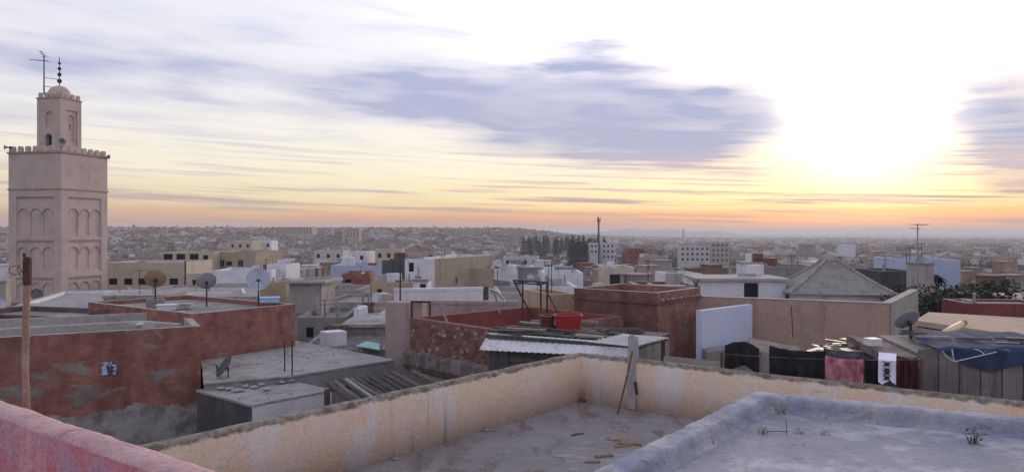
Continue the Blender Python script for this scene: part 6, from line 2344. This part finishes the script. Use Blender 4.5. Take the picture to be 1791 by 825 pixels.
TREE_BUF = []
for (d, x, y, cell, rot, sw, sd_, hh) in cands:
    while hi_ < len(heroes) and min(p.y for p in heroes[hi_][0]) < y:
        cover(*heroes[hi_]); hi_ += 1
    c = Vector((x, y))
    if d < 1300 and occupied(c, cell * .42):
        continue
    px_ = x / y * F + 895.5
    if (1160 < px_ < 1300 and 235 < d < 350) or (1050 < px_ < 1110 and 230 < d < 310) or (994 < px_ < 1036 and 395 < d < 448):
        continue
    if d > 420 and green(x, y):
        TREE_BUF.append((d, x, y))
        continue
    a_ = R(rot + rnd.uniform(-6, 6))
    # turn so that the long side fronts roughly towards the viewer's half-plane
    w2, d2_ = cell * sw / 2, cell * sd_ / 2
    ca, sa = math.cos(a_), math.sin(a_)
    pts = [c + Vector((ca * u_ - sa * v_, sa * u_ + ca * v_)) for u_, v_ in ((-w2, -d2_), (w2, -d2_), (w2, d2_), (-w2, d2_))]
    g0 = ground_z(x, y)
    zt_ = g0 + hh
    pxm = x / y * F + 895.5
    if d < 68:
        lim = next(v_ for hi2, v_ in ((500, 510), (700, 530), (1000, 512), (1230, 506), (1400, 500), (1600, 518), (1700, 512), (9999, 530)) if pxm < hi2)
        zt_ = min(zt_, EYE - (lim - HZ) / F * d)
    elif d < 120:
        zt_ = min(zt_, EYE - ((505 if 1540 < pxm < 1720 else 462) - HZ) / F * d)
    if (1150 < pxm < 1310 and 60 < d < 240):
        zt_ = min(zt_, EYE - (482 - HZ) / F * d)
    if d < 300:
        zt_ = min(zt_, EYE - .045 * d * (1.25 if d < 75 else 1) - rnd.uniform(0, 1.2))
        if d < 60:
            zt_ = min(zt_, EYE - 4.3)
    if zt_ < g0 + 2.5 or not seen(pts, zt_):
        continue
    colr, _, cname = rnd.choices(PAL, PALW)[0]
    rc = rnd.choice(ROOFC)
    near = d < 420 and n_ind < 255
    storeys = max(1, min(3, int((zt_ - g0) / 3)))
    if near:
        n_ind += 1
        wins = []
        for e in range(4):
            p, q = pts[e], pts[(e + 1) % 4]
            dd = (q - p).normalized(); nr = Vector((dd.y, -dd.x))
            if nr.dot(-c.normalized()) < .05:
                continue
            W = (q - p).length
            n = max(1, int(W / 2.6))
            for r_ in range(2):
                for k in range(n):
                    if rnd.random() < .62:
                        wins.append((e, W * (k + .5) / n + rnd.uniform(-.3, .3), .9 + 2.8 * r_, rnd.choice((.6, .8, .9)), rnd.choice((.7, .9, 1.1)), rnd.choice(('win', 'dark', 'dark'))))
        px = (x / y) * F + 895.5
        place = next(t_ for lo, hi, t_ in PLACES if lo <= px < hi)
        dist = 'near' if d < 75 else ('middle-distance' if d < 170 else 'far')
        size = 'small' if sw < .78 else ('wide' if sw > .9 else 'plain')
        nwn = len(wins)
        wtxt = 'windowless' if nwn == 0 else ('few-windowed' if nwn < 5 else 'many-windowed')
        hut_ = rnd.random() < .45
        lab = f'{dist} {size} {cname} {wtxt} house' + (' with roof room ' if hut_ else ' ') + place
        o = house('town_house', lab, pts, zt_, far_col(cname, colr), far_col('roof%d' % ROOFC.index(rc), rc), rnd.uniform(.3, .7), .2, wins=wins, group='houses of the town', register=False)
        if hut_:
            hc_ = c + Vector((ca * w2 * .4 * rnd.choice((-1, 1)), sa * w2 * .4))
            b = MB(); b.box((hc_.x, hc_.y, zt_ + .55), (cell * .3, cell * .28, 2.0), a_); b.box((hc_.x, hc_.y, zt_ + 1.6), (cell * .33, cell * .31, .1), a_)
            b.build('roof_room', far_col(cname, colr), o)
        if rnd.random() < .12 and pxm < 1330:
            m_ = c + Vector((rnd.uniform(-.3, .3), rnd.uniform(-.3, .3))) * cell
            hA = rnd.uniform(1.0, 2.2)
            b = MB(); b.tube([(m_.x, m_.y, zt_ - .7), (m_.x, m_.y, zt_ + hA)], .035, 5)
            for k in range(4):
                b.tube([(m_.x - .3 + .2 * k, m_.y - .2, zt_ + hA - .03), (m_.x - .3 + .2 * k + .04, m_.y + .25, zt_ + hA - .03)], .015, 4)
            b.build('aerial', MT['metal_dark'], o)
        for _ in range(rnd.choice((0, 1, 1, 2))):
            m_ = c + Vector((rnd.uniform(-.38, .38), rnd.uniform(-.38, .38))) * cell
            b = MB()
            ax_ = Vector((rnd.uniform(-.3, .8), -.6, .5)).normalized()
            mm = ax_.to_track_quat('Z', 'Y').to_matrix()
            r_ = rnd.uniform(.4, .55)
            b.lathe((m_.x, m_.y, zt_ + .65), [(.01, -.1), (r_ * .6, -.04), (r_, .06), (r_ * .98, .08), (r_ * .58, -.01), (.01, -.06)], 14, m=mm)
            b.tube([(m_.x, m_.y, zt_ - .7), (m_.x, m_.y, zt_ + .62)], .03, 5)
            b.build('dish', MT[rnd.choice(('dish_grey', 'dish_blue', 'dish_dark'))], o)
        if rnd.random() < .25:
            m_ = c + Vector((rnd.uniform(-.3, .3), rnd.uniform(-.3, .3))) * cell
            b = MB(); b.lathe((m_.x, m_.y, zt_ - .5), [(.01, 0), (.5, 0), (.5, 1.2), (.4, 1.4), (.15, 1.45), (.01, 1.45)], 12); b.build('water_tank', MT[rnd.choice(('white_sheet', 'tarp_blue', 'concrete'))], o)
        cover(pts, zt_)
        continue
    # beyond the countable ones: joined, still real walls, parapets, openings
    var = rnd.uniform(.68, 1.08)
    cc = tuple(x_ * var for x_ in colr)
    lo = [(p.x, p.y, g0 - 3) for p in pts]; hi = [(p.x, p.y, zt_) for p in pts]
    for e in range(4):
        far.face([lo[e], lo[(e + 1) % 4], hi[(e + 1) % 4], hi[e]], 0, cc)
    if d < 800:
        ip = inset(pts, .25); zr = zt_ - .5
        for e in range(4):
            P0, P1, Q0, Q1 = pts[e], pts[(e + 1) % 4], ip[e], ip[(e + 1) % 4]
            far.face([(P0.x, P0.y, zt_), (P1.x, P1.y, zt_), (Q1.x, Q1.y, zt_), (Q0.x, Q0.y, zt_)], 0, cc)
            far.face([(Q1.x, Q1.y, zr), (Q0.x, Q0.y, zr), (Q0.x, Q0.y, zt_), (Q1.x, Q1.y, zt_)], 0, cc)
        far.face([(p.x, p.y, zr) for p in ip], 0, rc)
    else:
        far.face(hi, 0, rc)
    if rnd.random() < .4:
        hx, hy = x + rnd.uniform(-.2, .2) * cell, y + rnd.uniform(-.2, .2) * cell
        s_ = cell * rnd.uniform(.14, .22)
        rp_ = [Vector((hx, hy)) + Vector((ca * u_ - sa * v_, sa * u_ + ca * v_)) for u_, v_ in ((-s_, -s_), (s_, -s_), (s_, s_), (-s_, s_))]
        for e in range(4):
            p, q = rp_[e], rp_[(e + 1) % 4]
            far.face([(p.x, p.y, zt_ - .5), (q.x, q.y, zt_ - .5), (q.x, q.y, zt_ + 2.2), (p.x, p.y, zt_ + 2.2)], 0, cc)
        far.face([(p.x, p.y, zt_ + 2.2) for p in rp_], 0, rc)
    if d < 2600:
        for e in range(4):
            p, q = pts[e], pts[(e + 1) % 4]
            dd = (q - p).normalized(); nr = Vector((dd.y, -dd.x))
            if nr.dot(-c.normalized()) < .1:
                continue
            W = (q - p).length
            n = max(1, int(W / (3.0 if d < 900 else 4.2)))
            rows = max(1, min(4, int(hh / 3.2)))
            ws = .55 if d < 900 else .9
            for r_ in range(rows):
                for k in range(n):
                    if rnd.random() < .66:
                        u_ = W * (k + .5) / n; zc = zt_ - 1.6 - 3.0 * r_
                        a0_, a1_ = p + dd * (u_ - ws) + nr * .05, p + dd * (u_ + ws) + nr * .05
                        far.face([(a0_.x, a0_.y, zc - .65), (a1_.x, a1_.y, zc - .65), (a1_.x, a1_.y, zc + .65), (a0_.x, a0_.y, zc + .65)], 0, (.035, .033, .036))
                        b0, b1 = a0_ - nr * .05, a1_ - nr * .05
                        if d < 700:
                            far.face([(a0_.x, a0_.y, zc + .65), (a1_.x, a1_.y, zc + .65), (b1.x, b1.y, zc + .65), (b0.x, b0.y, zc + .65)], 0, cc)
    cover(pts, zt_)

me = bpy.data.meshes.new('distant_town')
me.from_pydata([tuple(p) for p in far.v], [], far.f)
me.materials.append(MT['far'])
ca_ = me.color_attributes.new('Col', 'FLOAT_COLOR', 'CORNER')
buf = []
for p, c_ in zip(far.f, far.cols):
    buf.extend((*c_, 1.0) * len(p))
ca_.data.foreach_set('color', buf)
me.update()
ob = bpy.data.objects.new('distant_town', me)
COL.objects.link(ob)
tag(ob, 'dense mass of distant flat-roofed houses spreading to the horizon', 'town', kind='stuff')

# trees of the far plain: one mass of foliage
b = MB()
rnd = random.Random(55)
for (d, x, y) in TREE_BUF[:1500]:
    g0 = ground_z(x, y)
    H_ = rnd.uniform(5, 10)
    cs = [((x + rnd.uniform(-9, 9), y + rnd.uniform(-9, 9), g0 + H_ * rnd.uniform(.3, .75)), rnd.uniform(2.5, 4.5)) for _ in range(3)]
    leaf_cloud(b, cs, 12 if d < 1400 else 7, 1.3 if d < 1400 else 2.0, rnd)
me = bpy.data.meshes.new('distant_trees')
me.from_pydata([tuple(p) for p in b.v], [], b.f)
me.materials.append(MT['leaf_dark'])
ob = bpy.data.objects.new('distant_trees', me)
COL.objects.link(ob)
tag(ob, 'dark scattered trees among the distant houses on the plain', 'trees', kind='stuff')

# thin chimneys and minarets on the skyline
for i, (px, top, Yd, r_, lab) in enumerate(((234, 391, 1500, 2.2, 'thin chimney on the skyline just right of the minaret'), (310, 391, 1500, .9, 'thin mast on the skyline, second right of the minaret'),
                                            (376, 392, 1500, 1.2, 'thin mast with a wider head on the skyline left of the long pale block'), (397, 393, 1500, 2.0, 'stubby tower on the skyline left of the long pale block'),
                                            (645, 396, 1600, 1.2, 'thin tower on the skyline just right of the pale tower block'), (661, 398, 1600, 2.4, 'stubby tower on the skyline right of the pale tower block'),
                                            (759, 393, 1600, 1.2, 'thin mast on the skyline left of the row of pale blocks'), (1195, 399, 2600, 2.6, 'distant chimney on the skyline right of the telephone mast'),
                                            (936, 399, 1500, 1.2, 'thin tower on the skyline right of the shorter pale block'))):
    q = XY(px, Yd)
    g0 = ground_z(q.x, q.y)
    o = thing('skyline_tower', lab, 'tower', (q.x, q.y, g0), 'thin towers on the skyline')
    zt_ = ZY(top, Yd)
    b = MB(); b.lathe((q.x, q.y, g0 - 2), [(r_ * 1.3, 0), (r_, zt_ - g0 - 4), (r_ * 1.25, zt_ - g0 - 3.6), (r_ * 1.25, zt_ - g0 - 1), (.01, zt_ - g0 + 2)], 8)
    b.build('shaft', MT['concrete_dark'], o)

by_label = {}
for o in bpy.data.objects:
    if o.get('group') == 'houses of the town':
        by_label.setdefault(o['label'], []).append(o)
for lab, os_ in by_label.items():
    os_.sort(key=lambda o: o.location.x / o.location.y)
    for o, s_ in zip(os_, ('leftmost', 'rightmost') if len(os_) == 2 else ('leftmost', 'middle', 'rightmost')):
        if len(os_) > 1:
            t_ = lab + ', ' + s_
            o['label'] = t_ if len(t_.split()) <= 16 else t_.replace('middle-distance ', '').replace(' plain ', ' ')

for o in bpy.data.objects:
    if o.get('group') == 'houses of the town' and len(o['label'].split()) > 16:
        o['label'] = o['label'].replace('middle-distance ', '').replace(' plain ', ' ').replace('left of or behind', 'beside')

# ------------------------------------------------------------------ haze
b = MB()
b.box((0, 0, -2), (34000, 34000, 76))
hz = b.build('haze', [])
m = bpy.data.materials.new('haze_air')
m.use_nodes = True
t = NT(m.node_tree)
pv = t.n('ShaderNodeVolumePrincipled')
pv.inputs['Color'].default_value = (.84, .85, .96, 1)
pv.inputs['Density'].default_value = HAZE
pv.inputs['Anisotropy'].default_value = 0.25
t.t.links.new(pv.outputs[0], t.n('ShaderNodeOutputMaterial').inputs[1])
hz.data.materials.append(m)
tag(hz, 'thin dusk haze lying over the town', 'haze', kind='stuff')
